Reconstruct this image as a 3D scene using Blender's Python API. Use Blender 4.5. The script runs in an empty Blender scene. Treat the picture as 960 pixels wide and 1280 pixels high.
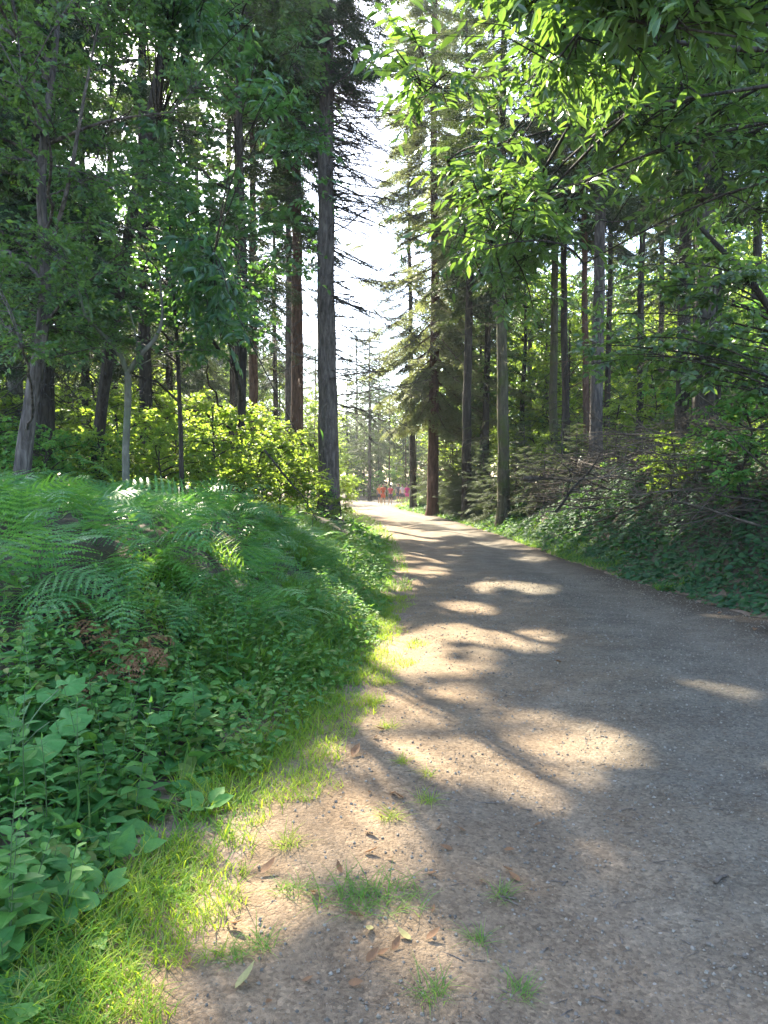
import bpy, bmesh, math, random
import numpy as np
from mathutils import Vector, Matrix

random.seed(11)
rng = np.random.default_rng(11)
sc = bpy.context.scene
COL = sc.collection
R = math.radians

# ------------------------------------------------------------------ camera
F = 924.0
PITCH = math.atan(34 / F)
EYE = np.array([0.0, 0.0, 1.6])
cp, sp = math.cos(PITCH), math.sin(PITCH)


def ray(px, py):
    u = (px - 480) / F
    v = (640 - py) / F
    return np.array([u, cp + v * sp, -sp + v * cp])


def P(px, py, d):
    """photo direction (px, py) at distance d ahead"""
    r = ray(px, py)
    return EYE + r * (d / r[1])


# ------------------------------------------------------------------ sun
SUN_AZ, SUN_EL = R(-23.5), R(41)
S = np.array([math.sin(SUN_AZ) * math.cos(SUN_EL), math.cos(SUN_AZ) * math.cos(SUN_EL), math.sin(SUN_EL)])
E1 = np.cross([0, 0, 1.0], S)
E1 /= np.linalg.norm(E1)
E2 = np.cross(S, E1)


# ------------------------------------------------------------------ noise
class VN:
    def __init__(self, seed, n=256):
        self.g = np.random.default_rng(seed).random((n, n))
        self.n = n

    def __call__(self, x, y):
        x = np.asarray(x, float)
        y = np.asarray(y, float)
        xi = np.floor(x).astype(int)
        yi = np.floor(y).astype(int)
        fx = x - xi
        fy = y - yi
        fx = fx * fx * (3 - 2 * fx)
        fy = fy * fy * (3 - 2 * fy)
        n = self.n
        a = self.g[xi % n, yi % n]
        b = self.g[(xi + 1) % n, yi % n]
        c = self.g[xi % n, (yi + 1) % n]
        d = self.g[(xi + 1) % n, (yi + 1) % n]
        return (a * (1 - fx) + b * fx) * (1 - fy) + (c * (1 - fx) + d * fx) * fy


N1, N2, N3 = VN(1), VN(2), VN(3)


def fbm(x, y, f=1.0, o=3, N=N1):
    s, a, t = 0, 1.0, 0
    for _ in range(o):
        s = s + a * N(np.asarray(x) * f + 17.3 * _, np.asarray(y) * f + 5.1 * _)
        t += a
        a *= .5
        f *= 2.1
    return s / t


def sstep(a, b, x):
    t = np.clip((np.asarray(x, float) - a) / (b - a), 0, 1)
    return t * t * (3 - 2 * t)


# ------------------------------------------------------------------ terrain
YL = [-6, 0, 2.2, 3.3, 5, 7.2, 13, 20, 30, 46, 57, 75, 110]
XL = [-.75, -.78, -.74, -.62, -.24, .13, .28, .20, -.35, -2.0, -3.6, -9, -24]
YR = [-6, 0, 8.75, 10.9, 15.4, 22.4, 35, 46, 54, 60, 66, 75, 110]
XR = [4.6, 4.6, 4.5, 4.25, 4.0, 3.85, 3.0, 1.4, .9, 1.9, 3.2, 0, -14]
_yy = np.linspace(-6, 110, 1161)


def _smooth(a):
    k = np.hanning(21)
    k /= k.sum()
    b = np.convolve(np.pad(a, 10, mode='edge'), k, mode='valid')
    return b


_xl = _smooth(np.interp(_yy, YL, XL))
_xr = _smooth(np.interp(_yy, YR, XR))


def xl(y):
    return np.interp(y, _yy, _xl)


def xr(y):
    return np.interp(y, _yy, _xr)


def H(x, y):
    x = np.asarray(x, float)
    y = np.asarray(y, float)
    dl = xl(y) - x
    dr = x - xr(y)
    A = np.interp(y, [0, 3, 6, 24, 40, 60, 90], [.42, .5, .92, .80, .45, .15, .1])
    B = np.interp(y, [0, 8, 14, 22, 32, 45, 60, 90], [2.3, 2.5, 2.5, 2.05, 1.4, .55, .12, .3])
    h = A * sstep(.25, 2.6, dl) + B * sstep(-.10, 3.1, dr)
    h = h + .38 * sstep(1.1, 3.6, dl) * sstep(4.3, 7.0, y) * (1 - sstep(11, 15, y))
    h = h + .05 * np.clip(dr - 3.3, 0, 20) - .012 * np.clip(dl - 3, 0, 30)
    off = np.maximum(sstep(.2, 1.5, dl), sstep(.1, 1.2, dr))
    h = h + off * (fbm(x, y, .55, 3) - .5) * .34 + off * (fbm(x, y, 2.2, 2, N2) - .5) * .10
    on = 1 - off
    h = h + on * ((fbm(x, y, .5, 2, N3) - .5) * .06 + (fbm(x, y, 3.0, 2, N2) - .5) * .022)
    # wheel ruts
    w = np.clip((x - xl(y)) / np.maximum(xr(y) - xl(y), .1), 0, 1)
    h = h - on * .04 * (np.exp(-((w - .3) / .09) ** 2) + np.exp(-((w - .74) / .09) ** 2))
    return h


def G(px, py):
    """ground point seen in photo direction"""
    r = ray(px, py)
    t = (0.0 - EYE[2]) / r[2]
    for _ in range(25):
        p = EYE + r * t
        z = float(H(p[0], p[1]))
        t = t * .5 + .5 * (z - EYE[2]) / r[2]
    p = EYE + r * t
    return np.array([p[0], p[1], float(H(p[0], p[1]))])


# ------------------------------------------------------------------ where light reaches the ground
def in_poly(u, v, poly):
    c = np.zeros(u.shape, bool)
    n = len(poly)
    for i in range(n):
        x0, y0 = poly[i]
        x1, y1 = poly[(i + 1) % n]
        cond = (y0 > v) != (y1 > v)
        xx = (x1 - x0) * (v - y0) / ((y1 - y0) if abs(y1 - y0) > 1e-9 else 1e-9) + x0
        c ^= cond & (u < xx)
    return c


BEAMS = []   # openings in the canopy along the sun's direction: (kind, data, w_min, fill)


def beam_ground(pts, fill=1.0):
    g = np.array([G(*p) for p in pts])
    q = np.stack([g @ E1, g @ E2], 1)
    m = q.mean(0)
    r = np.linalg.norm(q - m, axis=1, keepdims=True)
    q = m + (q - m) * (1 + (.14 if fill > .55 else .02) / np.maximum(r, .1))
    BEAMS.append(('p', q, float((g @ S).max()) + 1.0, fill))


def beam_at(p, r, fill=1.0):
    p = np.asarray(p)
    BEAMS.append(('c', (p @ E1, p @ E2, r), float(p @ S) + r * 1.15, fill))


def open_to_sun(p):
    """True for points that lie in an opening of the canopy"""
    u = p @ E1
    v = p @ E2
    w = p @ S
    uu = u + (fbm(u, v, 3.2, 2, N2) - .5) * .22
    vv = v + (fbm(u + 40, v, 3.2, 2, N3) - .5) * .22
    nz = fbm(u + 9, v + 3, 2.4, 2, N1)
    k = np.zeros(len(p), bool)
    for kind, d, w0, fill in BEAMS:
        if kind == 'p':
            a, b = d.min(0) - .3, d.max(0) + .3
            cand = (w > w0) & (uu > a[0]) & (uu < b[0]) & (vv > a[1]) & (vv < b[1]) & ~k
            if not cand.any():
                continue
            idx = np.nonzero(cand)[0]
            ok = in_poly(uu[idx], vv[idx], d)
            if fill < .9:
                ok &= nz[idx] < (.28 + .42 * fill)
            k[idx[ok]] = True
        else:
            dist = (uu - d[0]) ** 2 + (vv - d[1]) ** 2
            ok = (dist < d[2] ** 2) & (w > w0)
            if fill < 1:
                ok &= nz < (.28 + .44 * fill)
            k |= ok
    return k


beam_ground([(40, 1290), (130, 1190), (230, 1125), (300, 1050), (350, 985), (375, 940), (430, 925), (455, 960),
             (440, 1010), (420, 1060), (345, 1130), (300, 1200), (210, 1290)])
beam_ground([(440, 935), (500, 880), (560, 905), (570, 950), (530, 1000), (500, 1080), (430, 1090), (420, 1040)], .92)
beam_ground([(440, 890), (470, 800), (500, 795), (520, 850), (490, 900)], .85)
beam_ground([(505, 800), (560, 785), (650, 788), (690, 800), (640, 826), (560, 842), (505, 838)], .85)
beam_ground([(520, 880), (600, 850), (640, 870), (580, 920), (530, 930)], .35)
beam_ground([(655, 895), (715, 903), (770, 928), (772, 950), (720, 950), (672, 925)])
beam_ground([(620, 965), (660, 960), (690, 975), (740, 972), (738, 990), (690, 1000), (640, 992)])
beam_ground([(865, 857), (930, 862), (925, 872), (880, 872)])
beam_ground([(825, 966), (872, 968), (872, 982), (828, 980)], .55)
beam_ground([(880, 1008), (970, 1025), (970, 1044), (920, 1030)], .55)
beam_ground([(555, 755), (605, 757), (600, 768), (560, 768)])
beam_ground([(590, 1090), (660, 1085), (665, 1105), (600, 1115)])
beam_ground([(720, 1058), (790, 1075), (815, 1120), (760, 1100)], .55)
beam_ground([(390, 1170), (540, 1160), (600, 1230), (560, 1300), (380, 1300), (330, 1240)], .62)
beam_ground([(925, 1130), (1000, 1160), (1000, 1240), (940, 1200)], .5)
beam_ground([(600, 730), (690, 733), (680, 745), (610, 742)], .8)
beam_ground([(490, 690), (560, 690), (600, 700), (500, 705)], .6)
for a in ((500, 662, 60, 4), (520, 672, 70, 4), (505, 682, 40, 4), (570, 668, 80, 4), (640, 679, 40, 3), (560, 655, 70, 3),
          (500, 650, 60, 3), (530, 645, 50, 2), (660, 700, 50, 4), (540, 715, 60, 5)):
    x, y, w, h = a
    beam_ground([(x - w / 2, y), (x, y - h), (x + w / 2, y - h * .3), (x + w * .3, y + h)], .85)
beam_ground([(425, 645), (425, 631), (500, 630), (520, 640), (480, 643)])
beam_ground([(500, 628), (560, 625), (560, 645), (510, 645)], .9)
for px, py, d, r, f in ((200, 300, 15, 1.0, .9), (290, 300, 21, 1.0, .9), (300, 560, 22, 2.0, .8), (235, 545, 19, 1.3, .8),
                        (350, 600, 25, 2.0, .9), (190, 640, 17, .9, .9), (260, 480, 21, 1.5, .7), (380, 470, 30, 2, .8),
                        *[(rng.uniform(520, 860), rng.uniform(20, 320), rng.uniform(6, 8.5), .28, .95) for _ in range(16)],
                        (110, 640, 15, .8, .7), (570, 40, 6, .7, .95), (530, 130, 6.4, .6, .95), (545, 260, 7, .4, .95), (620, 270, 7.6, .35, .9),
                        (680, 205, 7, .45, .9), (620, 190, 7, .35, .8), (580, 340, 7.5, .35, .9), (660, 60, 5, .3, .8),
                        (180, 690, 6.5, .55, .9), (100, 650, 7, .4, .8), (240, 640, 8, .4, .8),
                        (660, 570, 25, .8, .6), (700, 500, 24, 1.0, .8),
                        (780, 560, 15, .6, .9), (640, 420, 48, 6, .9), (520, 420, 37, 3, .7), (600, 560, 30, 1.4, .8),
                        (740, 430, 45, 5, .9), (900, 740, 9, .3, .6),
                        (450, 700, 12, .4, .8), (430, 740, 9, .4, .7), (420, 660, 20, .8, .8)):
    beam_at(P(px, py, d), r, f)


# ------------------------------------------------------------------ geometry collector
class Geo:
    def __init__(self):
        self.V, self.T, self.Q, self.n = [], [], [], 0

    def add(self, V, T=None, Q=None):
        V = np.asarray(V, float).reshape(-1, 3)
        self.V.append(V)
        if T is not None and len(T):
            self.T.append(np.asarray(T, int).reshape(-1, 3) + self.n)
        if Q is not None and len(Q):
            self.Q.append(np.asarray(Q, int).reshape(-1, 4) + self.n)
        self.n += len(V)
        return self

    def data(self):
        V = np.concatenate(self.V) if self.V else np.zeros((0, 3))
        T = np.concatenate(self.T) if self.T else np.zeros((0, 3), int)
        Q = np.concatenate(self.Q) if self.Q else np.zeros((0, 4), int)
        return V, T, Q

    def mesh(self, name, mat, origin=(0, 0, 0), smooth=True):
        V, T, Q = self.data()
        V = V - np.asarray(origin)
        me = bpy.data.meshes.new(name)
        me.vertices.add(len(V))
        me.vertices.foreach_set('co', V.astype(np.float32).ravel())
        nl = len(T) * 3 + len(Q) * 4
        me.loops.add(nl)
        me.loops.foreach_set('vertex_index', np.concatenate([T.ravel(), Q.ravel()]).astype(np.int32))
        me.polygons.add(len(T) + len(Q))
        st = np.concatenate([np.arange(len(T)) * 3, len(T) * 3 + np.arange(len(Q)) * 4]).astype(np.int32)
        me.polygons.foreach_set('loop_start', st)
        me.polygons.foreach_set('use_smooth', np.full(len(T) + len(Q), smooth))
        me.update(calc_edges=True)
        me.materials.append(mat)
        return me


def nrm(a):
    return a / np.maximum(np.linalg.norm(a, axis=-1, keepdims=True), 1e-9)


def tube(g, path, rad, sides=8, rough=0.0, cap=True, flare=None):
    path = np.asarray(path, float)
    rad = np.asarray(rad, float)
    n = len(path)
    t = nrm(np.gradient(path, axis=0))
    ref = np.array([0, 1.0, 0]) if abs(t[0][1]) < .8 else np.array([1.0, 0, 0])
    x = nrm(np.cross(t, ref))
    y = np.cross(t, x)
    a = np.linspace(0, 2 * np.pi, sides, endpoint=False)
    rr = rad[:, None] * (1 + rough * (rng.random((n, sides)) - .5))
    if flare is not None:
        rr = rr * (1 + flare[:, None] * (.6 + .4 * np.sin(a * 5 + 1.3))[None])
    V = path[:, None] + x[:, None] * (np.cos(a)[None, :, None] * rr[..., None]) + y[:, None] * (np.sin(a)[None, :, None] * rr[..., None])
    i = np.arange(n - 1)[:, None] * sides
    j = np.arange(sides)[None]
    k = (j + 1) % sides
    Q = np.stack([i + j, i + k, i + sides + k, i + sides + j], -1).reshape(-1, 4)
    V = V.reshape(-1, 3)
    T = []
    if cap:
        V = np.concatenate([V, path[-1:], path[:1]])
        e = n * sides
        T = [(e, (n - 1) * sides + q, (n - 1) * sides + (q + 1) % sides) for q in range(sides)]
        T += [(e + 1, (q + 1) % sides, q) for q in range(sides)]
    g.add(V, T, Q)


def sticks(g, A, B, ra, rb, sides=3):
    """many straight tapering sticks at once"""
    A = np.asarray(A, float)
    B = np.asarray(B, float)
    if len(A) == 0:
        return
    t = nrm(B - A)
    ref = np.where(np.abs(t[:, 2:3]) < .8, np.array([[0, 0, 1.0]]), np.array([[1.0, 0, 0]]))
    x = nrm(np.cross(t, ref))
    y = np.cross(t, x)
    a = np.linspace(0, 2 * np.pi, sides, endpoint=False)
    ring = x[:, None] * np.cos(a)[None, :, None] + y[:, None] * np.sin(a)[None, :, None]
    ra = np.broadcast_to(ra, (len(A),))[:, None, None]
    rb = np.broadcast_to(rb, (len(A),))[:, None, None]
    V = np.concatenate([A[:, None] + ring * ra, B[:, None] + ring * rb], 1)
    o = np.arange(len(A))[:, None, None] * (2 * sides)
    j = np.arange(sides)
    k = (j + 1) % sides
    q = np.stack([j, k, k + sides, j + sides], -1)[None]
    g.add(V.reshape(-1, 3), None, (q + o).reshape(-1, 4))


def frames(d, up):
    y = nrm(d)
    x = np.cross(y, up)
    bad = np.linalg.norm(x, axis=-1) < 1e-3
    if bad.any():
        x[bad] = np.cross(y[bad], np.array([1.0, .1, 0]))
    x = nrm(x)
    z = np.cross(x, y)
    return np.stack([x, y, z], -1)


def scatter(g, tmpl, pos, M, s):
    V, T, Q = tmpl
    n = len(pos)
    if n == 0:
        return
    s = np.broadcast_to(np.asarray(s, float), (n,)) if np.ndim(s) < 2 else s
    sv = V[None] * (s[:, None, None] if s.ndim == 1 else s[:, None, :])
    W = np.einsum('nij,nkj->nki', M, sv) + pos[:, None]
    o = np.arange(n)[:, None, None] * len(V)
    g.add(W.reshape(-1, 3), (T[None] + o).reshape(-1, 3) if len(T) else None,
          (Q[None] + o).reshape(-1, 4) if len(Q) else None)


def leafT(st, hw, droop=.15, fold=.25, wav=0.0):
    """folded leaf along +Y, face up +Z, unit length"""
    st = np.asarray(st, float)
    hw = np.asarray(hw, float)
    n = len(st)
    V = [(0, y, -droop * y * y) for y in st]
    li, ri = {}, {}
    for i in range(n):
        if hw[i] > 0:
            zz = -droop * st[i] ** 2 + fold * hw[i] + (wav * (-1) ** i)
            li[i] = len(V)
            V.append((-hw[i], st[i], zz))
            ri[i] = len(V)
            V.append((hw[i], st[i], zz))
    T, Q = [], []
    for i in range(n - 1):
        for s, dct in ((0, li), (1, ri)):
            a, b = dct.get(i), dct.get(i + 1)
            if a is None and b is not None:
                T.append((i, i + 1, b) if s else (i, b, i + 1))
            elif a is not None and b is None:
                T.append((i, i + 1, a) if s else (i, a, i + 1))
            elif a is not None:
                Q.append((i, i + 1, b, a) if s else (i, a, b, i + 1))
    return np.array(V), np.array(T, int).reshape(-1, 3), np.array(Q, int).reshape(-1, 4)


LEAF_CHESTNUT = leafT([0, .08, .3, .55, .8, 1], [0, .03, .14, .155, .09, 0], .22, .35)
LEAF_OVATE = leafT([0, .15, .4, .72, 1], [0, .2, .29, .2, 0], .2, .25)
LEAF_SMALL = leafT([0, .45, 1], [0, .27, 0], .15, .3)
LEAF_ROUND = leafT([0, .06, .25, .5, .78, .95, 1], [.02, .26, .44, .47, .38, .15, 0], .18, .12, .02)
LEAF_NARROW = leafT([0, .2, .5, .8, 1], [0, .08, .11, .06, 0], .3, .3)
BLADE = leafT([0, .3, .62, 1], [.03, .028, .02, 0], .55, .3)


# ------------------------------------------------------------------ materials
def newmat(name):
    m = bpy.data.materials.new(name)
    m.use_nodes = True
    nt = m.node_tree
    nt.nodes.clear()
    return m, nt


def nd(nt, t, **kw):
    n = nt.nodes.new(t)
    for k, v in kw.items():
        if k in n.inputs.keys():
            n.inputs[k].default_value = v
        else:
            setattr(n, k, v)
    return n


def ramp(nt, stops):
    r = nt.nodes.new('ShaderNodeValToRGB')
    el = r.color_ramp.elements
    while len(el) < len(stops):
        el.new(.5)
    for e, (p, c) in zip(el, stops):
        e.position = p
        e.color = (*c, 1)
    return r


def leafmat(name, cols, trans, tf=.4, rough=.45, spec=.5):
    m, nt = newmat(name)
    L = nt.links.new
    geo = nd(nt, 'ShaderNodeNewGeometry')
    r = ramp(nt, [(i / max(1, len(cols) - 1), c) for i, c in enumerate(cols)])
    L(geo.outputs['Random Per Island'], r.inputs[0])
    p = nd(nt, 'ShaderNodeBsdfPrincipled', Roughness=rough)
    p.inputs['Specular IOR Level'].default_value = spec
    tc = nd(nt, 'ShaderNodeTexCoord')
    nz = nd(nt, 'ShaderNodeTexNoise', Scale=70, Detail=3, Roughness=.7)
    L(tc.outputs['Object'], nz.inputs[0])
    rn = ramp(nt, [(.3, (.62, .68, .62)), (.55, (1, 1, 1)), (.72, (1.25, 1.2, 1.0))])
    L(nz.outputs[0], rn.inputs[0])
    mn = nd(nt, 'ShaderNodeMix', data_type='RGBA', blend_type='MULTIPLY')
    mn.inputs[0].default_value = .8
    L(r.outputs[0], mn.inputs[6])
    L(rn.outputs[0], mn.inputs[7])
    L(mn.outputs[2], p.inputs['Base Color'])
    tr = nd(nt, 'ShaderNodeBsdfTranslucent')
    mx = nd(nt, 'ShaderNodeMix', data_type='RGBA', blend_type='MULTIPLY')
    mx.inputs[0].default_value = .6
    mx.inputs[6].default_value = (*trans, 1)
    r2 = ramp(nt, [(0, (.55, .7, .6)), (.6, (1, 1, 1)), (1, (1.0, 1.0, .55))])
    L(geo.outputs['Random Per Island'], r2.inputs[0])
    L(r2.outputs[0], mx.inputs[7])
    L(mx.outputs[2], tr.inputs[0])
    ms = nd(nt, 'ShaderNodeMixShader')
    ms.inputs[0].default_value = tf
    L(p.outputs[0], ms.inputs[1])
    L(tr.outputs[0], ms.inputs[2])
    o = nd(nt, 'ShaderNodeOutputMaterial')
    L(ms.outputs[0], o.inputs[0])
    return m


def barkmat(name, c0, c1, c2=None, scale=9, stretch=.16, bump=.5, moss=None):
    m, nt = newmat(name)
    L = nt.links.new
    tc = nd(nt, 'ShaderNodeTexCoord')
    mp = nd(nt, 'ShaderNodeMapping')
    mp.inputs['Scale'].default_value = (1, 1, stretch)
    L(tc.outputs['Object'], mp.inputs[0])
    n1 = nd(nt, 'ShaderNodeTexNoise', Scale=scale, Detail=8, Roughness=.65)
    L(mp.outputs[0], n1.inputs[0])
    v = nd(nt, 'ShaderNodeTexVoronoi', feature='DISTANCE_TO_EDGE', Scale=scale * 1.3)
    L(mp.outputs[0], v.inputs[0])
    r = ramp(nt, [(.3, c0), (.5, c1), (.72, c2 or c1)])
    L(n1.outputs[0], r.inputs[0])
    col = r.outputs[0]
    n2 = nd(nt, 'ShaderNodeTexNoise', Scale=1.6, Detail=5, Roughness=.6)
    L(tc.outputs['Object'], n2.inputs[0])
    if moss:
        rm = ramp(nt, [(.48, (0, 0, 0)), (.62, (1, 1, 1))])
        L(n2.outputs[0], rm.inputs[0])
        mx = nd(nt, 'ShaderNodeMix', data_type='RGBA')
        L(rm.outputs[0], mx.inputs[0])
        L(col, mx.inputs[6])
        mx.inputs[7].default_value = (*moss, 1)
        col = mx.outputs[2]
    p = nd(nt, 'ShaderNodeBsdfPrincipled', Roughness=.9)
    p.inputs['Specular IOR Level'].default_value = .2
    L(col, p.inputs['Base Color'])
    ad = nd(nt, 'ShaderNodeMath', operation='ADD')
    rv = ramp(nt, [(0, (0, 0, 0)), (.18, (1, 1, 1))])
    L(v.outputs['Distance'], rv.inputs[0])
    L(rv.outputs[0], ad.inputs[0])
    L(n1.outputs[0], ad.inputs[1])
    b = nd(nt, 'ShaderNodeBump', Strength=bump, Distance=.03)
    L(ad.outputs[0], b.inputs['Height'])
    L(b.outputs[0], p.inputs['Normal'])
    o = nd(nt, 'ShaderNodeOutputMaterial')
    L(p.outputs[0], o.inputs[0])
    return m


def plainmat(name, c, rough=.8, var=.25, scale=30, c2=None):
    m, nt = newmat(name)
    L = nt.links.new
    tc = nd(nt, 'ShaderNodeTexCoord')
    n = nd(nt, 'ShaderNodeTexNoise', Scale=scale, Detail=4)
    L(tc.outputs['Object'], n.inputs[0])
    oi = nd(nt, 'ShaderNodeObjectInfo')
    a = tuple(x * (1 - var) for x in c)
    b = c2 or tuple(min(1, x * (1 + var)) for x in c)
    r = ramp(nt, [(.3, a), (.7, b)])
    mm = nd(nt, 'ShaderNodeMath', operation='MULTIPLY_ADD')
    mm.inputs[1].default_value = .5
    L(oi.outputs['Random'], mm.inputs[0])
    mb = nd(nt, 'ShaderNodeMath', operation='MULTIPLY')
    mb.inputs[1].default_value = .55
    L(n.outputs[0], mb.inputs[0])
    L(mb.outputs[0], mm.inputs[2])
    L(mm.outputs[0], r.inputs[0])
    p = nd(nt, 'ShaderNodeBsdfPrincipled', Roughness=rough)
    L(r.outputs[0], p.inputs['Base Color'])
    bp = nd(nt, 'ShaderNodeBump', Strength=.3, Distance=.005)
    L(n.outputs[0], bp.inputs['Height'])
    L(bp.outputs[0], p.inputs['Normal'])
    o = nd(nt, 'ShaderNodeOutputMaterial')
    L(p.outputs[0], o.inputs[0])
    return m


M = {}
M['chestnut'] = leafmat('chestnut_leaf', [(.024, .066, .030), (.038, .095, .036), (.055, .120, .040), (.070, .125, .042)], (.25, .42, .06), .36, .34, .6)
M['glossy'] = leafmat('glossy_leaf', [(.016, .055, .028), (.028, .085, .036), (.040, .105, .040)], (.20, .42, .06), .33, .36, .6)
M['smalleaf'] = leafmat('small_leaf', [(.028, .070, .038), (.046, .105, .050), (.066, .130, .052)], (.24, .40, .06), .40, .5, .45)
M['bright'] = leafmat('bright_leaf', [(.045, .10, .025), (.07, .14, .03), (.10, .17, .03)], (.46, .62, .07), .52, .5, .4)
M['needle'] = leafmat('needle', [(.018, .042, .022), (.028, .058, .028), (.040, .070, .030)], (.16, .22, .05), .22, .55, .35)
M['needle_pale'] = leafmat('needle_pale', [(.05, .072, .038), (.085, .11, .055), (.13, .125, .07)], (.40, .44, .16), .42, .55, .35)
M['needle_grey'] = leafmat('needle_grey', [(.034, .052, .034), (.055, .078, .050), (.085, .10, .070)], (.22, .28, .10), .28, .6, .25)
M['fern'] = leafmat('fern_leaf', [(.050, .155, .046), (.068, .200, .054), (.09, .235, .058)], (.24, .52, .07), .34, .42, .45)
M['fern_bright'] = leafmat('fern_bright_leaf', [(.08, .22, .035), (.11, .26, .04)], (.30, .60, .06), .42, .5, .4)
M['fern_dead'] = leafmat('fern_dead_leaf', [(.16, .075, .035), (.24, .12, .055), (.30, .17, .09)], (.35, .18, .08), .25, .7, .2)
M['weed'] = leafmat('weed_leaf', [(.048, .150, .040), (.072, .205, .052), (.10, .25, .060), (.12, .26, .05), (.19, .21, .06)], (.24, .48, .06), .36, .6, .25)
M['weed2'] = leafmat('weed_leaf_pale', [(.07, .19, .05), (.10, .24, .06), (.14, .26, .06), (.22, .22, .07)], (.28, .5, .08), .36, .6, .25)
M['bigleaf'] = leafmat('big_leaf', [(.085, .24, .065), (.11, .28, .07)], (.32, .58, .10), .36, .6, .25)
M['ivy'] = leafmat('ivy_leaf', [(.022, .075, .036), (.038, .110, .048), (.060, .140, .052)], (.16, .34, .06), .26, .6, .25)
M['grass'] = leafmat('grass_blade', [(.05, .16, .03), (.07, .20, .03), (.10, .23, .035), (.13, .24, .04), (.20, .22, .07)], (.34, .56, .05), .42, .5, .35)
M['grass_dry_sunny'] = leafmat('grass_blade_dry_sunny', [(.10, .23, .02), (.14, .27, .02), (.19, .29, .025), (.23, .29, .03), (.30, .26, .10)], (.58, .74, .04), .42, .55, .3)  # dry straw tones plus the yellow of sunlight put into the blade colour
M['leaf_brown'] = leafmat('fallen_leaf', [(.12, .055, .028), (.20, .10, .05), (.30, .19, .10)], (.3, .15, .06), .2, .7, .25)
M['litter'] = leafmat('needle_litter', [(.10, .06, .04), (.17, .11, .07), (.26, .19, .13)], (.2, .1, .05), .08, .8, .2)
M['bark'] = barkmat('spruce_bark', (.040, .034, .031), (.10, .085, .076), (.20, .175, .155), 11, .22, .8)
M['bark_red'] = barkmat('reddish_bark', (.040, .022, .015), (.11, .062, .042), (.18, .11, .08), 10, .2, .7)
M['bark_moss'] = barkmat('mossy_bark', (.035, .030, .020), (.085, .075, .050), (.15, .13, .085), 10, .2, .6, (.07, .085, .025))
M['bark_smooth'] = barkmat('smooth_bark', (.06, .058, .046), (.12, .115, .09), (.20, .19, .16), 7, .5, .3, (.10, .12, .075))
M['bark_dark'] = barkmat('dark_bark', (.018, .015, .012), (.042, .035, .028), (.08, .068, .055), 10, .2, .6)
M['deadwood'] = barkmat('dead_wood', (.07, .055, .042), (.15, .12, .095), (.24, .20, .165), 14, .5, .4)
M['gravel'] = leafmat('gravel_stone', [(.10, .085, .07), (.18, .15, .12), (.21, .18, .145), (.24, .205, .16), (.29, .255, .205)], (.1, .1, .1), .0, .85, .3)
M['brush'] = barkmat('brush_twigs', (.035, .027, .020), (.075, .060, .046), (.14, .115, .09), 9, .8, .2)
M['stem'] = plainmat('green_stem', (.07, .12, .04), .6)
M['stone'] = plainmat('pebble_stone', (.24, .20, .155), .85, .4, 40)


def groundmat():
    m, nt = newmat('forest_soil')
    L = nt.links.new
    tc = nd(nt, 'ShaderNodeTexCoord')
    n = nd(nt, 'ShaderNodeTexNoise', Scale=1.2, Detail=8, Roughness=.6)
    L(tc.outputs['Object'], n.inputs[0])
    r = ramp(nt, [(.3, (.030, .022, .014)), (.5, (.065, .046, .028)), (.66, (.045, .058, .020)), (.8, (.10, .075, .045))])
    L(n.outputs[0], r.inputs[0])
    n2 = nd(nt, 'ShaderNodeTexNoise', Scale=38, Detail=6)
    L(tc.outputs['Object'], n2.inputs[0])
    mx = nd(nt, 'ShaderNodeMix', data_type='RGBA', blend_type='OVERLAY')
    mx.inputs[0].default_value = .6
    L(r.outputs[0], mx.inputs[6])
    L(n2.outputs[1], mx.inputs[7])
    p = nd(nt, 'ShaderNodeBsdfPrincipled', Roughness=.95)
    at = nd(nt, 'ShaderNodeAttribute', attribute_name='bare')
    me_ = nd(nt, 'ShaderNodeMix', data_type='RGBA')
    rr_ = ramp(nt, [(.3, (.15, .10, .068)), (.7, (.28, .19, .13))])
    L(n2.outputs[0], rr_.inputs[0])
    L(at.outputs['Fac'], me_.inputs[0])
    L(mx.outputs[2], me_.inputs[6])
    L(rr_.outputs[0], me_.inputs[7])
    L(me_.outputs[2], p.inputs['Base Color'])
    b = nd(nt, 'ShaderNodeBump', Strength=.8, Distance=.03)
    L(n2.outputs[0], b.inputs['Height'])
    L(b.outputs[0], p.inputs['Normal'])
    o = nd(nt, 'ShaderNodeOutputMaterial')
    L(p.outputs[0], o.inputs[0])
    return m


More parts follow.
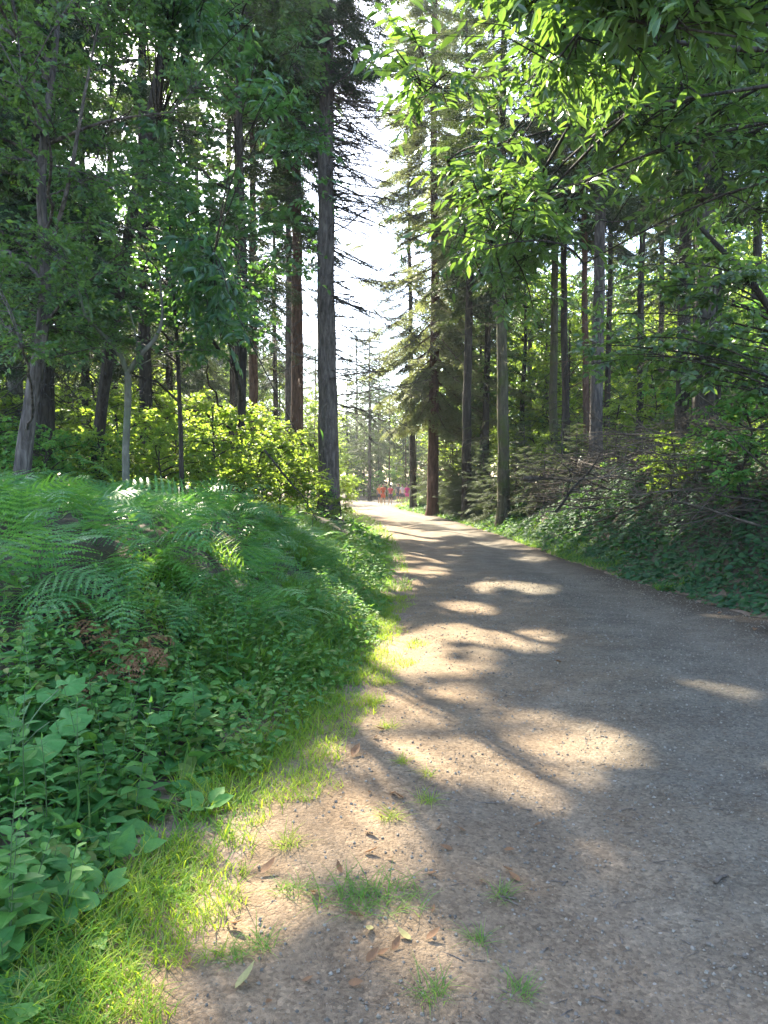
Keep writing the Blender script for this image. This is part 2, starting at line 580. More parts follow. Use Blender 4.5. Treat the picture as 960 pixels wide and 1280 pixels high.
def roadmat():
    m, nt = newmat('gravel_track')
    L = nt.links.new
    tc = nd(nt, 'ShaderNodeTexCoord')
    co = tc.outputs['Object']
    at = nd(nt, 'ShaderNodeAttribute', attribute_name='across')
    # broad patches of reddish earth and grey gravel
    nb = nd(nt, 'ShaderNodeTexNoise', Scale=.8, Detail=6, Roughness=.6)
    L(co, nb.inputs[0])
    ad = nd(nt, 'ShaderNodeMath', operation='ADD')
    mb = nd(nt, 'ShaderNodeMath', operation='MULTIPLY')
    mb.inputs[1].default_value = .9
    L(nb.outputs[0], mb.inputs[0])
    L(at.outputs['Fac'], ad.inputs[0])
    L(mb.outputs[0], ad.inputs[1])
    rb = ramp(nt, [(.48, (.285, .200, .122)), (.72, (.220, .166, .112)), (.95, (.185, .157, .118)), (1.0, (.175, .152, .118))])
    L(ad.outputs[0], rb.inputs[0])
    # grit
    v = nd(nt, 'ShaderNodeTexVoronoi', Scale=75)
    L(co, v.inputs[0])
    v2 = nd(nt, 'ShaderNodeTexVoronoi', Scale=190)
    L(co, v2.inputs[0])
    hs = nd(nt, 'ShaderNodeSeparateColor')
    L(v.outputs['Color'], hs.inputs[0])
    rg = ramp(nt, [(0, (.62, .60, .58)), (.5, (1, 1, 1)), (.9, (1.16, 1.15, 1.12)), (1, (1.5, 1.48, 1.44))])
    L(hs.outputs[0], rg.inputs[0])
    m1 = nd(nt, 'ShaderNodeMix', data_type='RGBA', blend_type='MULTIPLY')
    m1.inputs[0].default_value = .75
    L(rb.outputs[0], m1.inputs[6])
    L(rg.outputs[0], m1.inputs[7])
    nf = nd(nt, 'ShaderNodeTexNoise', Scale=26, Detail=8, Roughness=.75)
    L(co, nf.inputs[0])
    rf = ramp(nt, [(.3, (.68, .66, .64)), (.7, (1.25, 1.25, 1.25))])
    L(nf.outputs[0], rf.inputs[0])
    m2 = nd(nt, 'ShaderNodeMix', data_type='RGBA', blend_type='MULTIPLY')
    m2.inputs[0].default_value = .9
    L(m1.outputs[2], m2.inputs[6])
    L(rf.outputs[0], m2.inputs[7])
    # darker damp patches with leaf mould
    nm = nd(nt, 'ShaderNodeTexNoise', Scale=2.3, Detail=7, Roughness=.7)
    L(co, nm.inputs[0])
    rm = ramp(nt, [(.40, (.50, .45, .41)), (.60, (1.06, 1.06, 1.06))])
    L(nm.outputs[0], rm.inputs[0])
    m3 = nd(nt, 'ShaderNodeMix', data_type='RGBA', blend_type='MULTIPLY')
    m3.inputs[0].default_value = .5
    L(m2.outputs[2], m3.inputs[6])
    L(rm.outputs[0], m3.inputs[7])
    # packed wheel lines a little paler, leaf mould along the right edge
    jn = nd(nt, 'ShaderNodeMath', operation='MULTIPLY_ADD')
    jn.inputs[1].default_value = .14
    L(nb.outputs[0], jn.inputs[0])
    L(at.outputs['Fac'], jn.inputs[2])
    ra = ramp(nt, [(.0, (1, 1, 1)), (.28, (.96, .96, .96)), (.37, (1.12, 1.12, 1.12)), (.47, (.93, .93, .92)), (.72, (.93, .93, .92)), (.81, (1.1, 1.1, 1.1)), (.90, (.92, .9, .88)), (1.0, (.55, .48, .42))])
    L(jn.outputs[0], ra.inputs[0])
    m4 = nd(nt, 'ShaderNodeMix', data_type='RGBA', blend_type='MULTIPLY')
    m4.inputs[0].default_value = 1
    L(m3.outputs[2], m4.inputs[6])
    L(ra.outputs[0], m4.inputs[7])
    m3 = m4
    p = nd(nt, 'ShaderNodeBsdfPrincipled', Roughness=.92)
    p.inputs['Specular IOR Level'].default_value = .25
    L(m3.outputs[2], p.inputs['Base Color'])
    h1 = nd(nt, 'ShaderNodeMath', operation='MULTIPLY_ADD')
    h1.inputs[1].default_value = -.5
    L(v.outputs['Distance'], h1.inputs[0])
    L(nf.outputs[0], h1.inputs[2])
    h2 = nd(nt, 'ShaderNodeMath', operation='MULTIPLY_ADD')
    h2.inputs[1].default_value = -.35
    L(v2.outputs['Distance'], h2.inputs[0])
    L(h1.outputs[0], h2.inputs[2])
    b = nd(nt, 'ShaderNodeBump', Strength=.9, Distance=.012)
    L(h2.outputs[0], b.inputs['Height'])
    L(b.outputs[0], p.inputs['Normal'])
    o = nd(nt, 'ShaderNodeOutputMaterial')
    L(p.outputs[0], o.inputs[0])
    return m


M['soil'] = groundmat()
M['road'] = roadmat()


# ------------------------------------------------------------------ object helpers
def tag(o, label=None, cat=None, group=None, kind=None):
    if label:
        o['label'] = label
    if cat:
        o['category'] = cat
    if group:
        o['group'] = group
    if kind:
        o['kind'] = kind
    return o


def link(name, me, parent=None, loc=(0, 0, 0)):
    o = bpy.data.objects.new(name, me)
    COL.objects.link(o)
    o.location = loc
    if parent is not None:
        o.parent = parent
    return o


def thing(name, label, cat, loc, group=None, rz=0, s=1):
    o = bpy.data.objects.new(name, None)
    COL.objects.link(o)
    o.empty_display_size = .2
    o.location = loc
    o.rotation_euler = (0, 0, rz)
    o.scale = (s, s, s)
    return tag(o, label, cat, group)


def dup(root, loc, rz, s, label=None, group=None):
    r = root.copy()
    COL.objects.link(r)
    r.location = loc
    r.rotation_euler = (0, 0, rz)
    r.scale = (s, s, s)
    if label:
        r['label'] = label
    if group:
        r['group'] = group
    for ch in root.children:
        c = ch.copy()
        COL.objects.link(c)
        c.parent = r
    return r


# ------------------------------------------------------------------ setting: ground and track
def grid_axis(pts):
    out = []
    for a, b, st in pts:
        out += list(np.arange(a, b, st))
    return np.array(out + [pts[-1][1]])


def make_ground():
    xs = grid_axis([(-400, -60, 40), (-60, -16, 4), (-16, -6, .5), (-6, 9, .16), (9, 20, .6), (20, 60, 4), (60, 400, 40)])
    ys = grid_axis([(-60, -6, 9), (-6, 1, .6), (1, 16, .16), (16, 40, .4), (40, 80, 1.2), (80, 140, 6), (140, 600, 40)])
    X, Y = np.meshgrid(xs, ys)
    Z = H(X, Y)
    n, m = X.shape
    i = np.arange(n - 1)[:, None] * m + np.arange(m - 1)[None]
    Q = np.stack([i, i + 1, i + m + 1, i + m], -1).reshape(-1, 4)
    g = Geo().add(np.stack([X, Y, Z], -1).reshape(-1, 3), None, Q)
    me = g.mesh('ground', M['soil'])
    out = np.maximum(xl(Y) - X, X - xr(Y))
    bare = 1 - sstep(.0, 1.0, out + (fbm(X, Y, 2.4, 3, N3) - .5) * .9 - np.where(X < 2, .25, -.1))
    at = me.attributes.new('bare', 'FLOAT', 'POINT')
    at.data.foreach_set('value', bare.astype(np.float32).ravel())
    tag(link('ground', me), kind='structure')


def make_road():
    ys = grid_axis([(-6, 1, .5), (1, 10, .07), (10, 25, .16), (25, 70, .5), (70, 100, 1.5)])
    ws = np.linspace(-.06, 1.06, 78)
    W, Y = np.meshgrid(ws, ys)
    X = xl(Y) + W * (xr(Y) - xl(Y))
    edge = np.minimum(W + .06, 1.06 - W) * (xr(Y) - xl(Y))
    n = (fbm(X, Y, 2.2, 3, N3) - .5)
    lift = .035 * sstep(.0, .5, edge + n * .5) - .020
    lift = lift + .010 * (fbm(X, Y, 9, 2, N2) - .5) * sstep(.2, .6, edge)
    Z = H(X, Y) + lift
    r, c = X.shape
    i = np.arange(r - 1)[:, None] * c + np.arange(c - 1)[None]
    Q = np.stack([i, i + 1, i + c + 1, i + c], -1).reshape(-1, 4)
    g = Geo().add(np.stack([X, Y, Z], -1).reshape(-1, 3), None, Q)
    me = g.mesh('gravel_road', M['road'])
    at = me.attributes.new('across', 'FLOAT', 'POINT')
    at.data.foreach_set('value', W.astype(np.float32).ravel())
    tag(link('gravel_road', me), kind='structure')


def RZ(x, y):
    return H(x, y) + .015


make_ground()
make_road()


# ------------------------------------------------------------------ trees
def bez(a, b, c, n):
    t = np.linspace(0, 1, n)[:, None]
    return (1 - t) ** 2 * a + 2 * t * (1 - t) * b + t * t * c


def resample(pts, n):
    pts = np.asarray(pts, float)
    s = np.concatenate([[0], np.cumsum(np.linalg.norm(np.diff(pts, axis=0), axis=1))])
    t = np.linspace(0, s[-1], n)
    out = np.stack([np.interp(t, s, pts[:, k]) for k in range(3)], 1)
    k = np.array([.25, .5, .25])
    for _ in range(2):
        q = out.copy()
        q[1:-1] = out[:-2] * .25 + out[1:-1] * .5 + out[2:] * .25
        out = q
    return out


def foliage(gl, gb, starts, ends, per, tmpl, lsize, droop=.25, prune=True, spread=1.0, upn=.55):
    """leafy twigs from starts to ends, leaves in flat two-sided sprays"""
    n = len(starts)
    sag = np.zeros((n, 3))
    ln = np.linalg.norm(ends - starts, axis=1)
    mid = (starts + ends) / 2
    mid[:, 2] += .12 * ln
    mid += rng.normal(0, .06, (n, 3)) * ln[:, None]
    if prune:
        keep = ~(open_to_sun(ends) | open_to_sun(starts) | open_to_sun(mid))
        sA, sM, sE, sl = starts[keep], mid[keep], ends[keep], ln[keep]
    else:
        sA, sM, sE, sl = starts, mid, ends, ln
    sticks(gb, sA, sM, .004 + .004 * sl, .003 + .0025 * sl)
    sticks(gb, sM, sE, .003 + .0025 * sl, .0015)
    t = (.22 + .80 * (np.arange(per) + .5) / per)[None, :] + rng.normal(0, .03, (n, per))
    tt = t[..., None]
    pos = (1 - tt) ** 2 * starts[:, None] + 2 * tt * (1 - tt) * (2 * mid - .5 * starts - .5 * ends)[:, None] + tt ** 2 * ends[:, None]
    tan = nrm(ends - starts)[:, None].repeat(per, 1)
    up = nrm(np.array([0, 0, 1.0])[None, None] + rng.normal(0, upn * .55, (n, 1, 3)))
    side = nrm(np.cross(tan, up))
    sg = np.where(np.arange(per) % 2 == 0, 1.0, -1.0)[None, :, None]
    d = tan * (.55 + .3 * rng.random((n, per, 1))) + side * sg * (.9 * spread) + rng.normal(0, .28, (n, per, 3))
    d[..., 2] -= droop
    nu = up + rng.normal(0, upn, (n, per, 3))
    pos = pos.reshape(-1, 3)
    d = d.reshape(-1, 3)
    nu = nu.reshape(-1, 3)
    sz = lsize * (.65 + .6 * rng.random(len(pos)))
    if prune:
        k = ~(open_to_sun(pos + nrm(d) * sz[:, None] * .25) | open_to_sun(pos + nrm(d) * sz[:, None] * .85))
        pos, d, nu, sz = pos[k], d[k], nu[k], sz[k]
    scatter(gl, tmpl, pos, frames(d, nu), sz)


def broadleaf(name, label, cat, trunk, rad, clusters, crad, twigs, per, tmpl, lsize, bark, leaf, group=None,
              droop=.25, limb_r=.02, prune=True, sides=8, flat=.6, extra=None, upn=.55, limb_n=6, base_flare=.35, limb_low=.25, mains=0, main_z=-9.0):
    trunk = np.asarray(trunk, float)
    base = trunk[0].copy()
    n = max(8, int(len(trunk) * 4))
    path = resample(trunk, n)
    rr = np.interp(np.linspace(0, 1, n), np.linspace(0, 1, len(rad)), rad)
    gt, gl = Geo(), Geo()
    fl = base_flare * np.exp(-np.linspace(0, 1, n) * 14)
    tube(gt, path, rr, sides, .10, True, fl)
    for ex in (extra or []):
        p, r0, r1 = ex
        q = resample(p, max(6, 3 * len(p)))
        tube(gt, q, np.linspace(r0, r1, len(q)), 6, .12)
    skel = [path] + [resample(e[0], 12) for e in (extra or [])]
    S0, S1 = [], []
    clusters = np.asarray(clusters, float)
    if prune:
        clusters = clusters[~open_to_sun(clusters)]
    if mains:
        # main limbs reach for spread-out parts of the crown, the rest branches off them
        chosen = [int(np.argmax(clusters[:, 2]))]
        dm = np.full(len(clusters), 1e9)
        while len(chosen) < mains * 2:
            dm = np.minimum(dm, np.linalg.norm(clusters - clusters[chosen[-1]], axis=1))
            chosen.append(int(np.argmax(dm)))
        cand_ = []
        for q in chosen:
            c = clusters[q]
            dist = np.linalg.norm((path - c)[:, :2], axis=1)
            a = path[int(np.argmin(np.abs(path[:, 2] - np.maximum(c[2] - .45 * dist, main_z)) + .3 * dist))]
            L = np.linalg.norm(c - a)
            b = bez(a, (a + c) / 2 + np.array([0, 0, .14 * L]) + rng.normal(0, .09, 3) * L, c, 12)
            b[1:-1] += rng.normal(0, .012, (10, 3)) * L
            cand_.append((open_to_sun(b).mean() if prune else 0, len(cand_), b, L))
        cand_.sort(key=lambda t_: t_[:2])
        for op_, _, b, L in cand_[:mains]:
            if op_ > .18 and len(skel) > 4:
                continue
            tube(gt, b, np.linspace(min(.006 * L + .010, rr[0] * .4), .012, 12), 6, .12, False)
            skel.append(b)
    allp = np.concatenate(skel)
    for c in clusters:
        dist = np.linalg.norm((allp - c)[:, :2], axis=1)
        score = np.abs(allp[:, 2] - (c[2] - limb_low * dist)) + .45 * dist
        if mains:
            score = np.linalg.norm(allp - c, axis=1) + .6 * np.maximum(0, allp[:, 2] - c[2])
        a = allp[int(np.argmin(score))]
        L = np.linalg.norm(c - a)
        mid = (a + c) / 2 + np.array([0, 0, .16 * L]) + rng.normal(0, .07, 3) * L
        b = bez(a, mid, c, limb_n)
        r = np.linspace(limb_r * (.5 + .25 * min(L, 4)), .006, limb_n)
        if prune and open_to_sun(b).mean() > .3:
            continue
        tube(gt, b, r, 5, .15, False)
        t = .35 + .65 * rng.random(twigs)
        s0 = np.stack([np.interp(t, np.linspace(0, 1, limb_n), b[:, k]) for k in range(3)], 1)
        out = rng.normal(0, 1, (twigs, 3))
        out = nrm(out) * (crad * (.35 + .75 * rng.random((twigs, 1))))
        out[:, 2] *= flat
        dr = nrm((c - a) * np.array([1, 1, .3]))
        s1 = s0 + out + dr * crad * .35
        S0.append(s0)
        S1.append(s1)
    S0 = np.concatenate(S0)
    S1 = np.concatenate(S1)
    foliage(gl, gt, S0, S1, per, tmpl, lsize, droop, prune, 1.0, upn)
    t = thing(name, label, cat, base, group)
    link('trunk', gt.mesh('trunk', M[bark], base), t)
    link('crown', gl.mesh('crown', M[leaf], base, False), t)
    return t


def make_spray(rich=1.0, seed=0):
    """flat spruce spray along +Y, about unit length"""
    r = np.random.default_rng(seed)
    g = Geo()
    V, T = [], []

    def needle(p, d, l, w):
        d = np.asarray(d) / np.linalg.norm(d)
        s = np.cross(d, [0, 0, 1.0])
        s = s / max(1e-6, np.linalg.norm(s)) * w
        if r.random() < .4:
            s = np.array([0, 0, w])
        k = len(V)
        V.extend([p - s, p + s, p + d * l])
        T.append((k, k + 1, k + 2))

    def twig(a, b, m):
        a, b = np.asarray(a, float), np.asarray(b, float)
        ax = (b - a) / np.linalg.norm(b - a)
        sd = np.cross(ax, [0, 0, 1.0])
        for i in range(m):
            t = (i + r.random()) / m
            p = a + (b - a) * t
            for sg in (-1, 1):
                d = ax * .9 + sd * sg * (.9 + .3 * r.random()) + np.array([0, 0, r.normal(-.05, .35)])
                needle(p, d, .115 * (1.05 - .35 * t) * (.8 + .4 * r.random()), .026)
        needle(b - ax * .05, ax, .12, .028)
    m = int(9 * rich)
    twig((0, .05, 0), (0, 1, -.12), m + 4)
    for k in range(int(6 * rich)):
        y = .12 + .12 * k / max(rich, .6)
        if y > .85:
            break
        for sg in (-1, 1):
            l = .46 * (1 - y * .75) * (.8 + .4 * r.random())
            twig((0, y, -.12 * y * y), (sg * l * .75, y + l * .7, -.12 * y * y - .10 * l - .12 * r.random()), max(3, int(m * l * 1.5)))
    return np.array(V), np.array(T, int), np.zeros((0, 4), int)


SPRAYS = [make_spray(1.0, 3), make_spray(1.0, 4), make_spray(.7, 5)]
SPRAY_LO = [make_spray(.55, 6), make_spray(.6, 7)]


def conifer(name, label, base, h, r0, z0, spread, bark='bark', leaf='needle', group=None, n_br=90, prune=True, sprays=SPRAYS,
            dead=40, dead_len=1.6, lean=(0, 0), spray_len=.9, top_r=.02, z_dead=2.5, cat='tree', per_m=4.6, sides=12, side_bias=None, droop=.35):
    base = np.asarray(base, float)
    gt, gl = Geo(), Geo()
    n = 30
    zz = np.concatenate([[-.25], np.linspace(0, 1, n - 1) ** 1.3 * h])
    w1, w2 = rng.normal(0, .04, 2), rng.random(2) * 6.28
    wob = [w1[q] * (np.sin(zz * .33 + w2[q]) - math.sin(w2[q])) for q in (0, 1)]
    path = base + np.stack([lean[0] * zz / h + wob[0] * (h < 40) + rng.normal(0, .012, n), lean[1] * zz / h + wob[1] + rng.normal(0, .012, n), zz], 1)
    rr = r0 * (1 - np.clip(zz / h, 0, 1)) ** .8 + top_r
    tube(gt, path, rr, sides, .06, True, .45 * np.exp(-np.clip(zz, 0, 99) * 2.2))

    def at(z):
        return np.array([np.interp(z, path[:, 2] - base[2], path[:, k]) for k in range(3)])
    A, B, ra = [], [], []
    for _ in range(dead):
        z = z_dead + (z0 - z_dead) * rng.random() ** .8
        a = at(z)
        az = rng.random() * 2 * np.pi
        if side_bias is not None and rng.random() < .7:
            az = side_bias + rng.normal(0, .6)
        L = dead_len * (.3 + .9 * rng.random())
        d = np.array([math.cos(az), math.sin(az), rng.normal(-.18, .25)])
        p = [a]
        for k in range(4):
            d = d + rng.normal(0, .10, 3) + np.array([0, 0, -.05])
            d /= np.linalg.norm(d)
            p.append(p[-1] + d * L / 4)
        rad = np.linspace(.012 + .005 * L, .006, 5) * (.6 + .6 * rng.random())
        for k in range(4):
            A.append(p[k]); B.append(p[k + 1]); ra.append((rad[k], rad[k + 1]))
        for k in range(int(7 * L)):
            q = rng.integers(1, 4)
            t = rng.random()
            s = p[q] * (1 - t) + p[q + 1] * t
            e = s + (nrm(d + rng.normal(0, .7, 3))) * L * .32 * rng.random() + np.array([0, 0, -.05])
            A.append(s); B.append(e); ra.append((.007, .003))
    if A:
        A, B, ra = np.array(A), np.array(B), np.array(ra)
        k = ~open_to_sun(B) if prune else np.ones(len(A), bool)
        sticks(gt, A[k], B[k], ra[k, 0], ra[k, 1])
    POS, DIR, UP, SZ = [], [], [], []
    A, B, ra = [], [], []
    for i in range(n_br):
        f = (i + rng.random()) / n_br
        z = z0 + (h - z0) * f ** 1.05
        L = (spread * (1 - f) ** .75 + .25) * (.7 + .5 * rng.random())
        if f < .12:
            L *= .55 + 3.5 * f
        az = i * 2.399 + rng.normal(0, .35)
        d = np.array([math.cos(az), math.sin(az), -.10 - droop * (1 - f) + .35 * f])
        p = [at(z)]
        m = 5
        for k in range(m):
            d = d + np.array([0, 0, (-.10 if k < 2 else .13)]) + rng.normal(0, .05, 3)
            d /= np.linalg.norm(d)
            p.append(p[-1] + d * L / m)
        p = np.array(p)
        rad = np.linspace(.012 + .008 * L, .004, m + 1)
        for k in range(m):
            A.append(p[k]); B.append(p[k + 1]); ra.append((rad[k], rad[k + 1]))
        cnt = max(4, int(L * per_m * 2))
        t = (.12 + .9 * (np.arange(cnt) + rng.random(cnt)) / cnt)
        t = np.clip(t, 0, 1)
        pos = np.stack([np.interp(t, np.linspace(0, 1, m + 1), p[:, k]) for k in range(3)], 1)
        ax = nrm(p[-1] - p[0])
        sd = nrm(np.cross(ax, [0, 0, 1.0]))
        sg = np.where(np.arange(cnt) % 2 == 0, 1, -1)[:, None]
        dd = ax * (.75 + .4 * rng.random((cnt, 1))) + sd * sg * (.75 * rng.random((cnt, 1)) + .15) + np.array([0, 0, -.22]) + rng.normal(0, .15, (cnt, 3))
        POS.append(pos); DIR.append(dd)
        UP.append(np.array([0, 0, 1.0]) + rng.normal(0, .3, (cnt, 3)))
        SZ.append(spray_len * (.6 + .55 * rng.random(cnt)) * (1.05 - .45 * t) * min(1, .45 + L * .35))
    A, B, ra = np.array(A), np.array(B), np.array(ra)
    k = ~open_to_sun(B) if prune else np.ones(len(A), bool)
    sticks(gt, A[k], B[k], ra[k, 0], ra[k, 1])
    POS, DIR, UP, SZ = map(np.concatenate, (POS, DIR, UP, SZ))
    if prune:
        k = ~(open_to_sun(POS + nrm(DIR) * SZ[:, None] * .5) | open_to_sun(POS) | open_to_sun(POS + nrm(DIR) * SZ[:, None] * .95))
        POS, DIR, UP, SZ = POS[k], DIR[k], UP[k], SZ[k]
    Mx = frames(DIR, UP)
    w = rng.integers(0, len(sprays), len(POS))
    for q, sp_ in enumerate(sprays):
        kk = w == q
        scatter(gl, sp_, POS[kk], Mx[kk], SZ[kk])
    t = thing(name, label, cat, base, group)
    link('trunk', gt.mesh('trunk', M[bark], base), t)
    link('crown', gl.mesh('crown', M[leaf], base, False), t)
    return t


def poly_pts(poly, dr, n, dpow=1.0):
    """cluster centres spread through the volume a crown fills, seen as the outline poly between two depths"""
    poly = np.array(poly, float)
    lo, hi = poly.min(0), poly.max(0)
    out = []
    while len(out) < n:
        q = lo + (hi - lo) * rng.random((400, 2))
        for a in q[in_poly(q[:, 0], q[:, 1], poly)]:
            out.append(P(a[0], a[1], dr[0] + (dr[1] - dr[0]) * rng.random() ** dpow))
            if len(out) >= n:
                break
    return np.array(out)


def gz(x, y, dz=0):
    return np.array([x, y, float(H(x, y)) + dz])


def base_at(px, d):
    x = (px - 480) / F * d
    return gz(x, d, -.05)


rng = np.random.default_rng(101)
# --- left side -----------------------------------------------------------
conifer('spruce_tree', 'tallest straight grey spruce trunk standing alone beside the left edge of the track', base_at(411, 24), 29, .33, 13.9, 2.5,
        'bark', 'needle', None, 190, dead=250, dead_len=3.3, side_bias=0.1, z_dead=3.2, sides=18, spray_len=.85)
conifer('spruce_tree', 'dark reddish spruce trunk just left of the tallest grey trunk', base_at(373, 29), 27, .25, 10.5, 2.6, 'bark_red', 'needle', None, 140, dead=50, dead_len=1.8)
conifer('spruce_tree', 'thin pale spruce trunk half hidden behind the dark reddish trunk on the left', base_at(361, 36), 25, .20, 9.5, 2.4, 'bark', 'needle', None, 70, dead=30)
conifer('spruce_tree', 'thick dark upright spruce trunk behind the leaning stem at the left edge', base_at(56, 15.5), 24, .22, 5.2, 3.6, 'bark_dark', 'needle', None, 190, dead=60, dead_len=2.2, spray_len=.9)
conifer('spruce_tree', 'dark spruce deep in the left wood between the forked sapling and the chestnut', base_at(185, 23), 25, .2, 5.0, 3.4, 'bark_dark', 'needle', None, 100, dead=40)
conifer('spruce_tree', 'narrow spruce in the left wood behind the hanging chestnut boughs', base_at(318, 31), 26, .2, 6.5, 3.0, 'bark_red', 'needle', None, 90, dead=40)
conifer('spruce_tree', 'dark spruce at the far left behind the leaning stem, lowest boughs near the ground', base_at(-40, 21), 24, .24, 3.0, 3.8, 'bark_dark', 'needle', None, 120, dead=30)
conifer('spruce_tree', 'slender spruce far back between the two left trunk groups', base_at(250, 40), 26, .2, 7, 3.2, 'bark', 'needle', None, 80, dead=30)
for px, d, lab, z0 in ((110, 29, 'dark spruce low in the left wood, filling the gap right of the leaning stem', 4.0), (300, 25, 'shaded spruce behind the middle of the hanging chestnut boughs', 6.5),
                       (15, 33, 'shadowy spruce far in at the left edge of the wood', 3.0), (345, 45, 'far spruce seen through the boughs next to the reddish trunk', 7.5), (215, 33, 'dark spruce straight behind the forked sapling', 5.5)):
    conifer('spruce_tree', lab, base_at(px, d), 25, .17, z0, 3.4, 'bark_dark', 'needle', None, 130, dead=20, sprays=SPRAY_LO)

# leaning stem with small leaves
b = base_at(22, 10)
broadleaf('willow_tree', 'leaning smooth grey stem with fine small leaves at the far left edge', 'tree',
          [b, P(30, 560, 10), P(44, 470, 10), P(55, 400, 10.1), P(58, 330, 10.2), P(50, 240, 10.2), P(55, 170, 10.2), P(70, 60, 10.3), P(80, -80, 10.4)],
          [.115, .105, .095, .085, .07, .06, .045, .03, .015],
          np.concatenate([poly_pts([(-120, -150), (170, -120), (240, 60), (265, 200), (240, 330), (220, 430), (90, 460), (-60, 420), (-150, 200)], (8.2, 12), 190),
                          poly_pts([(60, 300), (250, 310), (330, 380), (250, 440), (80, 430)], (8.5, 10.5), 22)]),
          .62, 15, 17, LEAF_SMALL, .082, 'bark', 'smalleaf', None, .15, .010, mains=14,
          extra=[([P(55, 175, 10.2), P(45, 110, 10), P(25, 40, 9.8), P(5, -40, 9.6)], .045, .015),
                 ([P(57, 330, 10.2), P(85, 240, 9.8), P(105, 120, 9.5), P(125, 20, 9.4)], .04, .012),
                 ([P(60, 180, 10.2), P(130, 150, 9.6), P(215, 140, 9.2)], .03, .008),
                 ([P(54, 410, 10.1), P(75, 380, 9.8), P(100, 365, 9.5)], .03, .01)])

# forked sapling
b = base_at(158, 11)
broadleaf('forked_sapling', 'slim pale lichen-spotted sapling forking in two behind the ferns', 'tree',
          [b, P(157, 560, 11), P(160, 500, 11), P(160, 465, 11)], [.062, .056, .054, .05],
          poly_pts([(60, 330), (200, 320), (300, 330), (330, 400), (260, 450), (200, 440), (100, 430), (60, 400)], (10, 12.5), 40),
          .5, 13, 15, LEAF_SMALL, .09, 'bark_smooth', 'smalleaf', None, .2, .012,
          extra=[([P(160, 468, 11), P(150, 440, 11), P(125, 415, 10.8), P(105, 395, 10.6), P(95, 340, 10.5)], .042, .012),
                 ([P(160, 468, 11), P(172, 445, 11), P(195, 425, 11.1), P(204, 400, 11.2), P(200, 350, 11.3)], .045, .014),
                 ([P(172, 447, 11), P(170, 420, 10.9), P(160, 380, 10.8)], .02, .008)])

# leafy hazel between sapling and chestnut
b = base_at(228, 12.8)
broadleaf('hazel_bush', 'tall leafy hazel behind the forked sapling, its leaves filling the middle of the left wood', 'shrub',
          [b, P(226, 540, 12.8), P(222, 440, 12.7), P(214, 330, 12.6), P(210, 230, 12.5)], [.045, .04, .034, .026, .012],
          poly_pts([(40, 170), (290, 150), (345, 260), (330, 380), (250, 450), (190, 420), (60, 430), (30, 300)], (11.2, 14.5), 85), .62, 11, 13,
          LEAF_OVATE, .10, 'bark_dark', 'glossy', None, .2, .008, mains=8, main_z=3.6)

# left chestnut with hanging boughs
b = base_at(118, 15)
broadleaf('chestnut_tree', 'leafy dark green chestnut with long hanging boughs left of the spruce trunks', 'tree',
          [b, P(122, 540, 15), P(140, 420, 14.6), P(168, 250, 14), P(205, 60, 13.4), P(240, -200, 12.8), P(265, -420, 12)],
          [.13, .12, .11, .10, .085, .06, .03],
          np.concatenate([
              poly_pts([(150, -160), (330, -150), (392, -60), (385, 60), (395, 120), (380, 190), (372, 260), (380, 330), (330, 370), (255, 370), (235, 290), (190, 190), (160, 60)], (9.5, 14), 190),
              poly_pts([(300, 330), (385, 320), (396, 400), (398, 500), (375, 575), (345, 540), (320, 450)], (9.5, 11.5), 48),
              poly_pts([(200, 330), (300, 330), (310, 420), (250, 440)], (11, 13.5), 12)]),
          .75, 9, 13, LEAF_CHESTNUT, .18, 'bark_dark', 'glossy', None, .45, .010, upn=.6, mains=18, main_z=6.5)

# added tall beech, crown shaped to shade the track, mostly out of view
b = base_at(-75, 15.8)
cl = []
while len(cl) < 400:
    q = np.array([-9.5 + 9.5 * rng.random(), 13.0 + 16 * rng.random(), 12.6 + 4.6 * rng.random()])
    if ((q[0] + 4.2) / 5.2) ** 2 + ((q[1] - 21.5) / 9.0) ** 2 > 1:
        continue
    vx = 480 + q[0] / q[1] * F
    vy = 606 - (q[2] - 1.6) / q[1] * F
    if vy < -30 or vx < 395:
        cl.append(q)
cl = np.array(cl)
broadleaf('beech_tree', 'added tall beech in the left wood, its high crown shaped to shade the track', 'tree',
          [b, b + [.1, -.1, 4], b + [.2, 0.3, 8], b + [1.0, 1.0, 12], b + [3.0, 2.6, 15.0]], [.22, .2, .17, .13, .05], cl, 1.0, 14, 12,
          LEAF_OVATE, .15, 'bark_smooth', 'chestnut', None, .15, .010, mains=14)

# second, taller beech added deeper in: unseen crown that blocks sun from the track
b = base_at(20, 24)
cl = []
while len(cl) < 360:
    q = np.array([-13.5 + 11.5 * rng.random(), 17.0 + 16 * rng.random(), 18.5 + 6 * rng.random()])
    if ((q[0] + 7.2) / 6.2) ** 2 + ((q[1] - 25) / 8.0) ** 2 > 1:
        continue
    if 606 - (q[2] - 1.6) / q[1] * F < -20 or 480 + q[0] / q[1] * F < 400:
        cl.append(q)
broadleaf('beech_tree', 'added very tall beech far in the left wood, its unseen crown shading the track', 'tree',
          [b, b + [.1, -.1, 6], b + [.6, 0.3, 12], b + [1.6, .6, 17], b + [4.0, 1.2, 22]], [.26, .23, .2, .15, .05], np.array(cl), 1.1, 14, 12,
          LEAF_OVATE, .19, 'bark_smooth', 'chestnut', None, .15, .010, mains=14)

